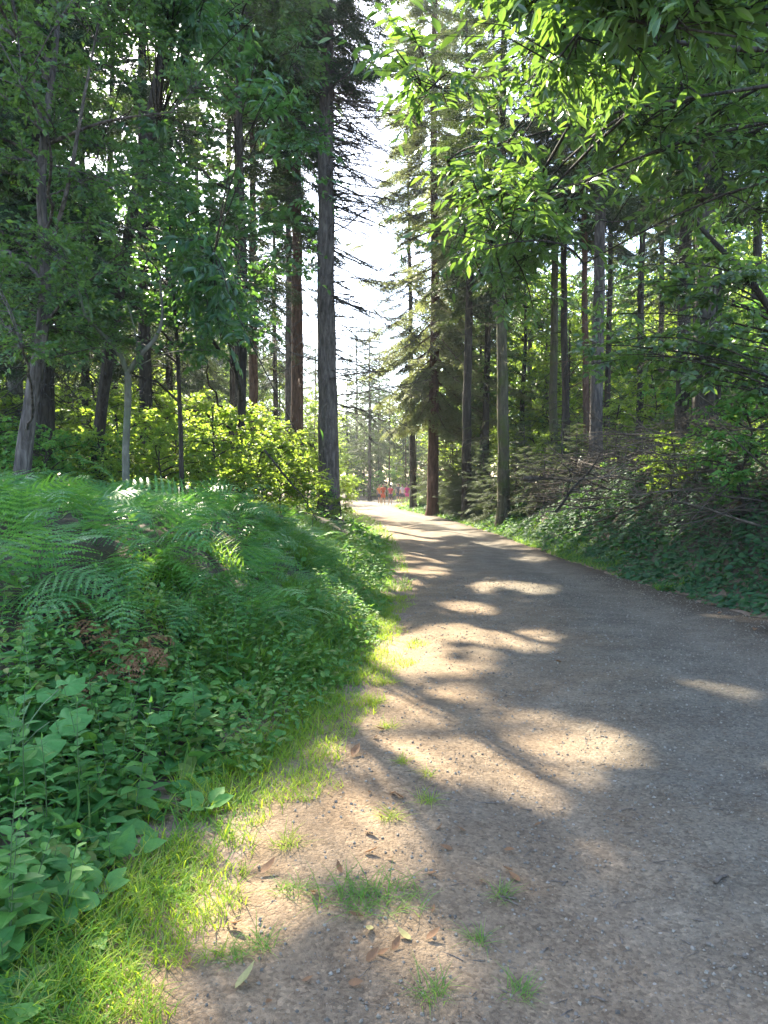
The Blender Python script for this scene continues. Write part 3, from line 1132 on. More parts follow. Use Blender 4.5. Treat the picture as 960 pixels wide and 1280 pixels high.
# shaded beech behind the chestnut boughs
b = base_at(300, 20)
broadleaf('beech_tree', 'shaded beech behind the hanging chestnut boughs, left of the reddish trunks', 'tree',
          [b, P(302, 500, 20), P(306, 380, 20), P(300, 200, 20), P(296, 0, 20), P(300, -200, 20)], [.12, .11, .10, .085, .06, .03],
          np.concatenate([poly_pts([(170, -140), (392, -100), (396, 330), (340, 440), (230, 450), (180, 330)], (16, 25), 150),
                          poly_pts([(-60, -60), (200, -100), (200, 420), (60, 440), (-60, 400)], (14, 19), 50)]), 1.1, 11, 12,
          LEAF_OVATE, .16, 'bark_dark', 'glossy', None, .2, .012, mains=18)

# two tall broadleaf trees further in, filling the top of the left wood
for px, d, poly, lab in ((288, 33, [(205, -260), (398, -240), (400, 120), (385, 300), (300, 400), (215, 330)], 'tall green beech standing back between the spruces left of the tallest trunk'),
                         (140, 29, [(0, -260), (235, -240), (235, 250), (200, 380), (60, 380), (-20, 200)], 'tall green beech standing back behind the leaning stem and the sapling')):
    b = base_at(px, d)
    broadleaf('beech_tree', lab, 'tree', [b, P(px + 4, 450, d), P(px - 4, 250, d), P(px + 3, 0, d), P(px, -240, d)], [.15, .13, .11, .08, .03],
              poly_pts(poly, (d - 5, d + 6), 250), 1.35, 14, 12, LEAF_OVATE, .22, 'bark_dark', 'chestnut', None, .2, .012, mains=16, main_z=7.0)

rng = np.random.default_rng(102)
# --- right side ----------------------------------------------------------
tb = gz(7.4, 7.2, -.05)
ch_cl = np.concatenate([
    poly_pts([(560, -140), (800, -160), (800, 40), (720, 120), (640, 150), (560, 130), (505, 130), (520, 60)], (5.2, 7.5), 62),
    poly_pts([(545, 130), (760, 60), (800, 160), (740, 250), (650, 310), (570, 340), (545, 300), (560, 230)], (6.3, 9.5), 50),
    poly_pts([(720, 100), (960, 60), (1150, 60), (1150, 300), (960, 290), (860, 260), (760, 290)], (7.0, 11), 85),
    poly_pts([(640, -60), (960, -80), (1100, 20), (960, 60), (740, 60)], (4.2, 5.2), 16),
    poly_pts([(590, 330), (700, 320), (660, 400), (610, 390)], (9, 11), 12)])
broadleaf('chestnut_tree', 'big chestnut whose long leafy limbs arch over the track from the right', 'tree',
          [tb, tb + [-.1, -.05, 1.6], tb + [-.3, -.1, 3.4], tb + [-.7, -.2, 5.5], tb + [-1.0, -.2, 8], tb + [-1.2, 0, 10.5]], [.24, .22, .19, .15, .1, .03],
          ch_cl, .82, 10, 13, LEAF_CHESTNUT, .138, 'bark_dark', 'chestnut', None, .28, .013, upn=.5, flat=.38, limb_low=-.12,
          extra=[([tb + [-.3, -.1, 3.4], P(960, 62, 6.2), P(870, 62, 5.8), P(820, 48, 5.4), P(740, 20, 5.2)], .055, .012),
                 ([tb + [-.2, 0, 2.6], P(960, 218, 7.2), P(850, 262, 7.6), P(730, 330, 8)], .03, .006),
                 ([tb + [-.3, 0, 3.0], P(960, 150, 7.0), P(840, 175, 7.2), P(700, 240, 7.6), P(610, 290, 7.8)], .035, .006),
                 ([tb + [-.4, 0, 3.6], P(950, 110, 7.0), P(800, 130, 7.0), P(660, 170, 7.2), P(560, 200, 7.4)], .035, .006),
                 ([tb + [-.5, 0, 4.6], P(900, 20, 7.0), P(760, 30, 6.6), P(640, 70, 6.4), P(540, 110, 6.4)], .04, .006)])

# curved stem reaching in from the right
b = gz(7.0, 11.0, -.05)
broadleaf('young_beech', 'thin curved dark stem bending in from the right edge below the chestnut', 'tree',
          [b, P(1010, 480, 11.2), P(958, 378, 11.4), P(920, 330, 11.5), P(885, 295, 11.6), P(850, 255, 11.8), P(832, 235, 12)], [.085, .075, .065, .055, .045, .03, .012],
          np.concatenate([poly_pts([(760, 330), (900, 300), (960, 300), (960, 490), (860, 490), (740, 470), (700, 430)], (10.5, 14), 40)]),
          .6, 9, 12, LEAF_OVATE, .12, 'bark_dark', 'chestnut', None, .2, .014)

RT = [  # px, depth, radius, crown start, spread, bark, label
    (541, 38, .27, 5.4, 4.9, 'bark_red', 'reddish-brown spruce trunk under the lowest feathery boughs right of the sky gap', 'needle_pale'),
    (584, 32, .20, 9.5, 2.6, 'bark_dark', 'dark straight trunk, first of the bare row along the right bank', 'needle'),
    (605, 37, .17, 10, 2.4, 'bark_dark', 'thin dark trunk between the first bare trunk and the mossy one on the right', 'needle'),
    (630, 26, .205, 8.8, 2.4, 'bark_moss', 'mossy olive trunk closest to the track on the right bank', 'needle'),
    (691, 30, .17, 10, 2.4, 'bark_moss', 'slim lit trunk right of the mossy one, left of a close pair', 'needle'),
    (709, 29, .14, 10, 2.2, 'bark_dark', 'slim dark trunk right of the lit one and left of the stout grey trunk', 'needle'),
    (743, 24, .20, 9, 2.6, 'bark', 'stout grey trunk at the middle of the right bank', 'needle'),
    (734, 28, .12, 9.5, 2.0, 'bark_red', 'thin reddish trunk half hidden behind the stout grey trunk', 'needle'),
    (757, 33, .13, 10, 2.2, 'bark_dark', 'thin trunk just right of and behind the stout grey trunk', 'needle'),
    (798, 27, .12, 9.5, 2.2, 'bark_dark', 'thin dark trunk between the stout grey trunk and the dark clump on the right', 'needle'),
    (851, 20, .17, 7, 2.4, 'bark_dark', 'dark trunk immediately left of the blackest trunk on the right bank', 'needle'),
    (878, 16, .22, 7, 2.6, 'bark_dark', 'thickest and blackest trunk on the right bank above the brushwood', 'needle'),
    (944, 19, .10, 6.5, 2.2, 'bark_dark', 'thin dark trunk closest to the right edge of the picture', 'needle'),
    (517, 46, .2, 9.5, 4.0, 'bark_dark', 'tall far spruce whose high crown closes the top of the sky gap', 'needle'),
    (660, 44, .16, 10, 2.6, 'bark', 'distant pale trunk in the gap right of the mossy trunk', 'needle'),
    (826, 36, .16, 9, 2.6, 'bark', 'distant trunk seen left of the dark clump on the right', 'needle'),
]
for px, d, r0, z0, spd, bk, lab, nm in RT:
    pale = nm == 'needle_pale'
    conifer('spruce_tree', lab, base_at(px, d), 22 + 5 * rng.random() if not pale else 36, r0, z0, spd, bk, nm, None, 95 if not pale else 215,
            dead=34, dead_len=1.5, lean=(rng.normal(0, .25), rng.normal(0, .2)), spray_len=.85 if not pale else 1.15,
            sprays=SPRAYS if d < 40 else SPRAY_LO, droop=.35 if not pale else .6, z_dead=2.2)
# slim second stems of the dark clump
for px, d, lab in ((893, 16.4, 'slim black stem hugging the right side of the blackest trunk'), (868, 17.2, 'slim black stem between the two darkest trunks on the right bank')):
    conifer('spruce_tree', lab, base_at(px, d), 14, .09, 6, 1.6, 'bark_dark', 'needle', None, 40, dead=26, dead_len=1.2)


rng = np.random.default_rng(103)
# ------------------------------------------------------------------ woodland behind: one of each kind, then copies
def sphere_pts(c, r, n, bottom=0.0):
    v = nrm(rng.normal(0, 1, (n, 3))) * (.35 + .65 * rng.random((n, 1)) ** .5)
    v[:, 2] = np.maximum(v[:, 2], -1 + bottom)
    return np.array(c) + v * np.array(r)


FAR = np.array([0, 0, 0.0])


def lib_tree(name, label, h, cw, z0, n, leaf, bark, lsize, r0, group, crad=.9, twigs=9, per=11, tmpl=LEAF_OVATE):
    cl = sphere_pts((0, 0, z0 + (h - z0) * .5), (cw, cw, (h - z0) * .52), n)
    return broadleaf(name, label, 'tree', [[0, 0, -.2], [.1, 0, h * .3], [-.1, .1, h * .6], [.1, 0, h * .92]], [r0, r0 * .85, r0 * .55, .03],
                     cl, crad, twigs, per, tmpl, lsize, bark, leaf, group, .15, .02, False, 7)


LIB = {}
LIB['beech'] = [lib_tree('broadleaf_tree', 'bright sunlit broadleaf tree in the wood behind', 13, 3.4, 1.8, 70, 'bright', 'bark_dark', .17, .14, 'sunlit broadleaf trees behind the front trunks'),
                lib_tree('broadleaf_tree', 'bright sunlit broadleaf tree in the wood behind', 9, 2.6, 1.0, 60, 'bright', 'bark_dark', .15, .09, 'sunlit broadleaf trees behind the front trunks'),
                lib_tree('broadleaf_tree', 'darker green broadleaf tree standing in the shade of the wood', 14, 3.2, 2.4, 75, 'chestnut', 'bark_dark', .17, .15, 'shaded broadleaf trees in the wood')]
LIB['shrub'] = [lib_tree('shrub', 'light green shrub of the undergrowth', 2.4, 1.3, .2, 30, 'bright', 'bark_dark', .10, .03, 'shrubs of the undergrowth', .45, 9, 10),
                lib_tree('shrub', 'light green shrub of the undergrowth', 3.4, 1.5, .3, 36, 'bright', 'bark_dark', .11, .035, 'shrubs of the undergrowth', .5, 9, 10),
                lib_tree('shrub', 'dark leafy shrub of the undergrowth', 2.0, 1.2, .1, 30, 'weed', 'bark_dark', .09, .03, 'dark shrubs of the undergrowth', .42, 9, 10)]
LIB['spruce'] = [conifer('spruce_tree', 'tall spruce standing far back in the wood', FAR, 25, .2, 5, 3.2, 'bark', 'needle', 'tall spruces far back in the wood', 90, False, SPRAY_LO, 24, 1.6, per_m=3.6, spray_len=1.15, sides=8),
                 conifer('spruce_tree', 'tall spruce standing far back in the wood', FAR, 22, .17, 8, 2.8, 'bark_red', 'needle', 'tall spruces far back in the wood', 75, False, SPRAY_LO, 30, 1.6, per_m=3.6, spray_len=1.15, sides=8)]
LIB['young'] = [conifer('young_spruce', 'young spruce with branches down to the ground on the bank', FAR, 3.6, .05, .15, 1.25, 'bark', 'needle_grey', 'young spruces along the foot of the trunks', 50, False, SPRAYS, 0, spray_len=.6, top_r=.006, sides=6, per_m=6),
                conifer('young_spruce', 'young spruce with branches down to the ground on the bank', FAR, 2.3, .04, .1, 1.0, 'bark', 'needle_grey', 'young spruces along the foot of the trunks', 40, False, SPRAYS, 0, spray_len=.5, top_r=.006, sides=6, per_m=6.5),
                conifer('young_spruce', 'dark young spruce beyond the bend', FAR, 9, .12, .6, 2.0, 'bark_dark', 'needle', 'dark young spruces beyond the bend', 80, False, SPRAY_LO, 0, spray_len=.95, top_r=.008, sides=7, per_m=4)]
USED = set()


def put(kind, i, x, y, s=1.0, label=None, group=None, dz=0.0):
    o = LIB[kind][i]
    loc = gz(x, y, -.03 + dz)
    rz = rng.random() * 6.28
    if (kind, i) not in USED:
        USED.add((kind, i))
        o.location = loc
        o.rotation_euler = (0, 0, rz)
        o.scale = (s, s, s)
        if label:
            o['label'] = label
        if group:
            o['group'] = group
        return o
    src = o
    lab = label or LAB0[(kind, i)][0]
    return dup(src, loc, rz, s, lab, group or LAB0[(kind, i)][1])


LAB0 = {(k, i): (o['label'], o['group']) for k, v in LIB.items() for i, o in enumerate(v)}


def X(px, d):
    return (px - 480) / F * d


# understory left, behind the ferns
for px, d, i, s in ((150, 17, 0, 1.0), (215, 19, 0, 1.1), (265, 18, 1, .8), (300, 21, 0, 1.2), (335, 24, 1, .9), (240, 25, 1, 1.2), (180, 26, 1, 1.3),
                    (360, 27, 0, 1.1), (395, 33, 0, 1.2), (120, 22, 1, 1.1), (60, 24, 1, 1.1), (100, 15, 2, .9), (10, 16, 2, 1.1), (20, 26, 1, 1.2),
                    (385, 20, 0, .55), (350, 20, 0, .8), (325, 17.5, 0, .7), (200, 14.5, 0, .75), (125, 14, 0, .7), (270, 15.5, 0, .7), (60, 13.5, 2, .8),
                    (300, 36, 1, 1.3), (345, 42, 1, 1.3), (-40, 14, 2, 1.1), (432, 50, 0, .9), (420, 40, 0, .9), (380, 46, 1, 1.2), (-20, 19, 1, 1.0)):
    put('shrub', i, X(px, d), d, s)
# bright young trees left, further back
for px, d, i, s in ((90, 33, 1, .9), (170, 34, 1, .8), (220, 44, 0, .8), (300, 52, 0, .85), (350, 62, 0, .9), (395, 64, 1, 1.1), (40, 40, 0, .9),
                    (130, 52, 0, 1), (270, 66, 0, 1.1), (-30, 34, 1, 1), (-60, 50, 0, 1), (410, 84, 0, 1), (60, 64, 0, 1.1), (180, 70, 2, 1.2), (330, 80, 2, 1.2), (-80, 70, 2, 1.2)):
    put('beech', i, X(px, d), d, s)
# spruces far left
for px, d in ((20, 50), (110, 58), (200, 60), (-60, 42), (160, 74), (290, 78), (-20, 75), (90, 84), (240, 90), (350, 92), (395, 98), (330, 108), (-90, 60), (40, 100), (180, 104)):
    put('spruce', int(rng.integers(0, 2)), X(px, d), d, .9 + .3 * rng.random())
for px in np.linspace(-60, 300, 19):
    d = 60 + 14 * rng.random()
    put('spruce', 0, X(px, d), d, 1.0 + .25 * rng.random())
for px in np.linspace(-40, 330, 12):
    d = 62 + 16 * rng.random()
    put('beech', 2, X(px, d), d, 1.1 + .4 * rng.random())
# beyond the bend
for px, d, s in ((455, 88, .95), (473, 84, 1.0), (520, 86, 1.1), (548, 80, 1.0), (440, 104, 1.0), (500, 105, 1.0)):
    put('young', 2, X(px, d), d, s)
for px, d, q in ((462, 74, .8), (446, 96, .95), (474, 100, .9), (434, 88, .7)):
    put('spruce', 0, X(px, d), d, q)
put('spruce', 1, X(487, 84), 84, .62, 'dark spruce trunk straight above the group of walkers', 'dark trunks beyond the bend')
put('spruce', 1, X(507, 82), 82, .55, 'slim dark trunk right of the one above the walkers', 'dark trunks beyond the bend')
put('spruce', 1, X(476, 90), 90, .5, 'thin trunk left of the one above the walkers', 'dark trunks beyond the bend')
for px, d, i, s in ((433, 112, 0, .9), (447, 120, 0, 1.0), (465, 116, 1, 1.1), (494, 118, 0, 1.0), (512, 112, 1, 1.2), (535, 106, 0, 1.0), (415, 118, 0, 1.0), (560, 116, 0, 1.1)):
    put('beech', i, X(px, d), d, s)
for px in np.linspace(372, 610, 19):
    d = 92 + 40 * rng.random()
    put('beech', int(rng.integers(0, 3)), X(px, d), d, .9 + .5 * rng.random())
for px in np.linspace(420, 560, 12):
    d = 80 + 12 * rng.random()
    put('shrub', int(rng.integers(0, 3)), X(px, d), d, 1.0 + .6 * rng.random())
for px, d in ((425, 124), (452, 128), (470, 122), (492, 130), (515, 124), (538, 120), (580, 118), (400, 116)):
    put('spruce', int(rng.integers(0, 2)), X(px, d), d, .62 + .2 * rng.random())
# right wood: bright understory, then darker trees
for px in np.linspace(575, 985, 22):
    d = 34 + 14 * rng.random()
    put('beech', int(rng.integers(0, 3)), max(X(px + rng.normal(0, 8), d), float(xr(d)) + 3), d, .75 + .45 * rng.random())
for px in np.linspace(570, 990, 14):
    d = 62 + 14 * rng.random()
    put('beech', 2, X(px, d), d, 1.2 + .5 * rng.random())
for px, d, i, s in ((565, 47, 1, 1.0), (612, 49, 1, 1.1), (655, 47, 1, 1.05), (700, 46, 1, 1.0), (745, 45, 0, .75), (790, 43, 1, 1.0), (835, 40, 1, .9),
                    (680, 57, 0, .8), (600, 60, 0, .8), (760, 56, 0, .85), (850, 54, 0, .9), (900, 40, 1, .9), (955, 38, 1, .9), (1010, 36, 1, 1.0),
                    (925, 52, 0, 1), (1000, 54, 0, 1), (560, 62, 0, .75), (930, 30, 1, .8), (985, 27, 2, .6), (905, 25, 1, .65), (1040, 30, 2, .8),
                    (720, 72, 0, 1.1), (640, 74, 0, 1.1), (820, 70, 2, 1.2), (900, 72, 2, 1.2), (980, 74, 2, 1.2), (580, 76, 0, 1)):
    put('beech', i, X(px, d), d, s)
for px, d in ((930, 44), (1000, 42), (870, 58), (965, 60), (1040, 50), (800, 66), (730, 84), (650, 88), (590, 92), (850, 82), (940, 84), (1030, 72), (770, 96), (690, 104), (560, 100)):
    put('spruce', int(rng.integers(0, 2)), X(px, d), d, .9 + .25 * rng.random())
for px, d, i, s in ((770, 30, 1, 1.0), (815, 25, 1, 1.0), (850, 27, 1, 1.1), (880, 22, 2, 1.3), (915, 20, 2, 1.3), (950, 18.5, 2, 1.3), (985, 16, 2, 1.3), (1010, 14, 2, 1.3),
                    (720, 33, 0, 1.2), (668, 35, 0, 1.1), (645, 38, 1, 1), (760, 34, 0, 1.1), (690, 29, 0, .8), (735, 27, 0, .7)):
    put('shrub', i, X(px, d), d, s)
for px, d, i, s in ((563, 39, 0, 1.0), (548, 42, 0, 1.2), (582, 36, 0, .95), (600, 33, 0, .9), (592, 37, 1, 1.2), (645, 29, 1, 1.0), (660, 26, 1, .95), (680, 24, 1, .85),
                    (570, 43, 1, 1.3), (534, 46, 1, 1.2), (702, 26, 1, 1.0), (720, 24, 1, .8), (612, 30, 1, .9), (655, 32, 0, .8)):
    put('young', i, X(px, d), d, s)

for px, d, i, s in ((548, 35.5, 0, .8), (528, 37, 1, .9), (566, 33.5, 0, .85), (580, 30.5, 0, .8), (600, 28.5, 1, 1.0), (612, 26.5, 1, .75), (556, 36, 1, .9),
                    (590, 32, 0, .9), (665, 25, 1, .7)):
    put('young', i, max(X(px, d), float(xr(d)) + .8), d, s)

for px, d, i, s, lab in ((398, 23.2, 2, .5, 'low dark bush around the foot of the tallest grey trunk'), (424, 22.8, 0, .35, 'small light bush right of the foot of the tallest grey trunk')):
    put('shrub', i, X(px, d), d, s, lab, 'bushes at the foot of the tallest trunk')

rng = np.random.default_rng(104)
# ------------------------------------------------------------------ ferns
def frond_mesh(name, L, mat, seed, curl=0.0, pairs=14):
    r = np.random.default_rng(seed)
    n = 26
    ang = np.interp(np.linspace(0, 1, n), [0, .25, .6, 1], [R(72), R(52), R(8), R(-38 - curl)])
    pts = [np.zeros(3)]
    for k in range(n - 1):
        pts.append(pts[-1] + np.array([0, math.cos(ang[k]), math.sin(ang[k])]) * L / (n - 1))
    pts = np.array(pts)
    pts[:, 0] = r.normal(0, .04) * L * np.linspace(0, 1, n) ** 2
    g = Geo()
    tube(g, pts[::2], np.linspace(.0045, .001, len(pts[::2])), 4, 0, False)
    V, T = [], []

    def blade(a, ax, sd, nz, l, w):
        m = max(4, int(l / .022))
        for k in range(m):
            c0 = a + ax * l * k / m + nz * (-.22 * l * (k / m) ** 2)
            c1 = a + ax * l * (k + 1) / m + nz * (-.22 * l * ((k + 1) / m) ** 2)
            ww = w * (1 - (k / m) ** 1.6) * (.85 + .3 * r.random()) + .002
            for sg in (-1, 1):
                tip = (c0 + c1) / 2 + sd * sg * ww + ax * ww * .7 - nz * .25 * ww
                i = len(V)
                V.extend([c0, c1, tip])
                T.append((i, i + 1, i + 2) if sg > 0 else (i, i + 2, i + 1))
    for k in range(pairs):
        t = .20 + .79 * k / (pairs - 1)
        p = np.array([np.interp(t, np.linspace(0, 1, n), pts[:, q]) for q in range(3)])
        a = np.interp(t, np.linspace(0, 1, n), ang)
        fw = np.array([0, math.cos(a), math.sin(a)])
        up = np.array([0, -math.sin(a), math.cos(a)])
        u = (t - .2) / .79
        l = L * .40 * max(0, 1 - u) ** .85 * min(1, .55 + 2.2 * u) + .012
        for sg in (-1, 1):
            ax = np.array([sg * 1.0, 0, 0]) + fw * (.35 + .3 * u) + up * r.normal(.06, .10)
            if curl > 20:
                ax = ax + r.normal(0, .25, 3) - up * .3
            ax /= np.linalg.norm(ax)
            sd = np.cross(up, ax)
            sd /= np.linalg.norm(sd)
            blade(p, ax, sd, up, l * (.88 + .2 * r.random()), .034 * l + .0135)
    g.add(np.array(V), np.array(T))
    return g.mesh(name, mat, (0, 0, 0), False)


FR = [frond_mesh('frond', .95, M['fern'], k) for k in range(5)]
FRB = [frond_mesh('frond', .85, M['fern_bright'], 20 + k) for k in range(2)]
FRD = [frond_mesh('frond', .62, M['fern_dead'], 30 + k, 45, 15) for k in range(3)]


def fern(x, y, s, frs, label, group=None, nf=7, tilt=0.0, name='bracken_fern'):
    t = thing(name, label, 'fern', gz(x, y, -.02), group, rng.random() * 6.28, s)
    a0 = rng.random() * 6.28
    t.rotation_euler = (0, 0, 0)
    for k in range(nf):
        f = link('frond', frs[int(rng.integers(0, len(frs)))], t)
        f.rotation_euler = (rng.normal((.05 if k % 3 == 0 else -.30) + tilt, .2), rng.normal(0, .2), (a0 + k * 6.283 / nf + rng.normal(0, .25)) if k % 3 == 0 else R(-140) + rng.normal(0, .8))
        q = .75 + .4 * rng.random()
        f.scale = (q, q, q)
    return t


cand = []
tries = 0
while len(cand) < 150 and tries < 9000:
    tries += 1
    y = 4.5 + 7.9 * rng.random()
    px = -90 + 490 * rng.random()
    x = X(px, y)
    dl = xl(y) - x
    lim = np.interp(px, [-90, 200, 300, 400], [4.7, 5.2, 5.8, 7.8])
    if y < lim or dl < .85:
        continue
    if any((x - a) ** 2 + (y - b_) ** 2 < .24 for a, b_, *_ in cand):
        continue
    cand.append((x, y, px))
for x, y, px in cand:
    s = .68 + .52 * rng.random()
    if px > 330:
        s *= .75
    fern(x, y, s, FR, 'green bracken fern growing in the dense fern patch on the left bank', 'bracken ferns on the left bank', int(rng.integers(4, 7)))
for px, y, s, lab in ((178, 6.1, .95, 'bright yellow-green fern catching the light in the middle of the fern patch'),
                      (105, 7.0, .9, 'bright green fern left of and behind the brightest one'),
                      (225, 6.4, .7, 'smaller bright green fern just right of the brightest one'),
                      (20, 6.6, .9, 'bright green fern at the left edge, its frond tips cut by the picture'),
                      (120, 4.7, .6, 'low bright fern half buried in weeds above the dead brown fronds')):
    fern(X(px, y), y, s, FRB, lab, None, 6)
for px, y, s, lab, nf in ((150, 4.75, .9, 'withered rust-brown fern drooping in front of the green ferns', 5), (100, 4.35, .8, 'dead brown fern fronds hanging low at the lower left of the withered one', 4),
                          (60, 4.9, .7, 'small dried brown fern to the left of the dead fronds', 3)):
    fern(X(px, y), y, s, FRD, lab, None, nf, 0, 'withered_fern')
# fern sprays right at the foot of the tall trunk
for px, y, s in ((392, 13, .7), (372, 12, .8), (405, 17, .7), (350, 13.5, .8)):
    fern(X(px, y), y, s, FR, 'green bracken fern growing in the dense fern patch on the left bank', 'bracken ferns on the left bank', 6)


rng = np.random.default_rng(105)
# ------------------------------------------------------------------ weeds, herbs and grass
def herb_mesh(seed, h, pairs, ll, mat, tmpl=LEAF_OVATE, w=1.0):
    r = np.random.default_rng(seed)
    g, gs = Geo(), Geo()
    bend = r.normal(0, .10, 2)
    z = np.linspace(0, 1, 8)
    st = np.stack([bend[0] * z * z * h, bend[1] * z * z * h, z * h], 1)
    tube(gs, st, np.linspace(.0035, .0012, 8), 4, 0, False)
    pos, d, up, sz = [], [], [], []
    for k in range(pairs):
        t = .18 + .82 * (k / (pairs - 1))
        p = np.array([np.interp(t, z, st[:, q]) for q in range(3)])
        a = k * 1.571 + r.normal(0, .25)
        s = ll * (.55 + .75 * math.sin(math.pi * min(1, .2 + .8 * t))) * (1.05 - .6 * t * t)
        for q in (0, math.pi):
            pos.append(p)
            d.append([math.cos(a + q), math.sin(a + q), .25 + .5 * t * t - .2 * r.random()])
            up.append([r.normal(0, .15), r.normal(0, .15), 1])
            sz.append(s * (.85 + .3 * r.random()))
    pos.append(st[-1]); d.append([.1, .1, 1]); up.append([1, 0, .1]); sz.append(ll * .35)
    scatter(g, tmpl, np.array(pos), frames(np.array(d, float), np.array(up, float)), np.array(sz))
    return gs.mesh('stem', M['stem']), g.mesh('foliage', M[mat], (0, 0, 0), False)


HERB = [herb_mesh(40 + k, .34 + .08 * k, 7 + k, .085, 'weed') for k in range(4)] + \
       [herb_mesh(60 + k, .5 + .1 * k, 11, .075, 'weed') for k in range(3)] + \
       [herb_mesh(70 + k, .42 + .1 * k, 15, .085, 'weed', LEAF_NARROW) for k in range(2)] + \
       [herb_mesh(80 + k, .16 + .05 * k, 6, .06, 'weed2', LEAF_ROUND) for k in range(2)]


def herb(x, y, i, s, label, group=None):
    t = thing('leafy_weed', label, 'weed', gz(x, y, -.01), group, rng.random() * 6.28, s)
    t.rotation_euler = (rng.normal(0, .1), rng.normal(0, .1), rng.random() * 6.28)
    link('stem', HERB[i][0], t)
    link('foliage', HERB[i][1], t)
    return t


def verge_limit(y):
    """distance from the track where tall herbs start"""
    return np.interp(y, [2, 4, 6, 9, 14, 25], [.34, .36, .42, .30, .15, .1])


n = 0
while n < 300:
    y = 2.3 + 11.5 * rng.random()
    x = X(-60 + 540 * rng.random(), y)
    dl = xl(y) - x
    if dl < verge_limit(y) + .1 or dl > 3.4:
        continue
    if dl > 1.0 and y > np.interp(480 + x / y * F, [-90, 200, 300, 420], [5.0, 5.6, 6.4, 8.6]):
        continue
    i = int(rng.integers(0, 11))
    if i in (4, 5, 6, 7, 8) and dl < .8:
        i = int(rng.choice([0, 1, 9, 10]))
    herb(x, y, i, .5 + .65 * rng.random(), *(('pale round-leaved weed low among the herbs of the left verge', 'round-leaved weeds on the left verge') if i > 8 else
                                             ('slender narrow-leaved weed among the herbs of the left verge', 'narrow-leaved weeds on the left verge') if i > 6 else
                                             ('green leafy weed among the mixed herbs of the left verge', 'leafy weeds on the left verge')))
    n += 1
for px, y, i, s, lab in ((100, 3.5, 6, .85, 'tall nettle-like weed standing above the low herbs left of centre verge'),
                         (305, 5.8, 5, .95, 'tall pale weed in front of the ferns, right of the dead fronds'),
                         (240, 5.6, 4, .9, 'thin tall weed with brownish tip between ferns and grass'),
                         (150, 3.9, 3, 1.0, 'leafy weed directly below the withered fronds')):
    herb(X(px, y), y, i, s, lab)
# weed flowers
fl = Geo()
for px, py, d in ((20, 712, 5.2), (52, 1082, 2.75), (112, 1010, 3.1)):
    pass

# ground cover carpet on the left (one mass)
g, g2 = Geo(), Geo()
N = 70000
y = 2.0 + 24 * rng.random(N) ** 2.0
x = xl(y) - (.18 + 4.8 * rng.random(N) ** 1.25)
dl = xl(y) - x
dens = sstep(-.15, .35, dl - verge_limit(y) + (fbm(x, y, 1.7, 2, N2) - .5) * .9)
dens = dens * sstep(.26, .42, fbm(x + 7, y, 1.9, 3, N1) + .06)
front = np.interp(480 + x / y * F, [-90, 200, 300, 420], [4.9, 5.4, 6.1, 8.4])
dens = dens * (1 - .93 * sstep(-.3, .5, y - front) * sstep(.8, 1.3, dl))
k = rng.random(N) < dens
x, y, dl = x[k], y[k], dl[k]
mound = fbm(x, y, 1.6, 2, N3)
z = H(x, y) + rng.random(len(x)) * (.04 + .34 * mound * sstep(.3, 1.4, dl))
d = rng.normal(0, 1, (len(x), 3)); d[:, 2] = rng.normal(.1, .35, len(x))
up = rng.normal(0, .42, (len(x), 3)); up[:, 2] = 1
kind = fbm(x, y, 1.3, 3, N2) + rng.normal(0, .06, len(x))
sz = (.022 + .06 * rng.random(len(x)) ** 2.2) * (1 + y / 14) * (.65 + 1.0 * sstep(.35, .65, fbm(x + 31, y, 1.2, 2, N3)))
pts = np.stack([x, y, z], 1)
for gg, tm, kk, q in ((g, LEAF_OVATE, kind < .47, 1.0), (g, LEAF_NARROW, (kind >= .47) & (kind < .52), 1.5), (g2, LEAF_ROUND, (kind >= .52) & (kind < .575), .55),
                      (g2, LEAF_OVATE, (kind >= .575) & (kind < .65), .7), (g, LEAF_SMALL, kind >= .65, .9)):
    scatter(gg, tm, pts[kk], frames(d[kk], up[kk]), sz[kk] * q)
N = 15000
y = 3.8 + 11 * rng.random(N) ** 1.2
dl = .2 + 1.9 * rng.random(N)
x = xl(y) - dl
k = rng.random(N) < sstep(.42, .58, fbm(x, y, 1.9, 3, N3) + .06)
k &= (dl < 1.0) | (y < np.interp(480 + x / y * F, [-90, 200, 300, 420], [4.9, 5.4, 6.1, 8.4]))
x, y, dl = x[k], y[k], dl[k]
d = rng.normal(0, 1, (len(x), 3)); d[:, 2] = rng.normal(.15, .3, len(x))
up = rng.normal(0, .4, (len(x), 3)); up[:, 2] = 1
z = H(x, y) + (.06 + .38 * rng.random(len(x)) ** .8) * sstep(.05, .6, dl) * (.4 + .9 * fbm(x, y, 1.9, 2, N1))
scatter(g2, LEAF_OVATE, np.stack([x, y, z], 1), frames(d, up), (.022 + .035 * rng.random(len(x)) ** 1.5) * (1 + y / 16))
tag(link('ground_cover', g.mesh('ground_cover', M['weed'], (0, 0, 0), False)), 'low carpet of mixed darker green herbs on the left bank', 'ground cover', None, 'stuff')
tag(link('ground_cover', g2.mesh('ground_cover', M['weed2'], (0, 0, 0), False)), 'paler small-leaved herbs scattered through the left verge', 'ground cover', None, 'stuff')

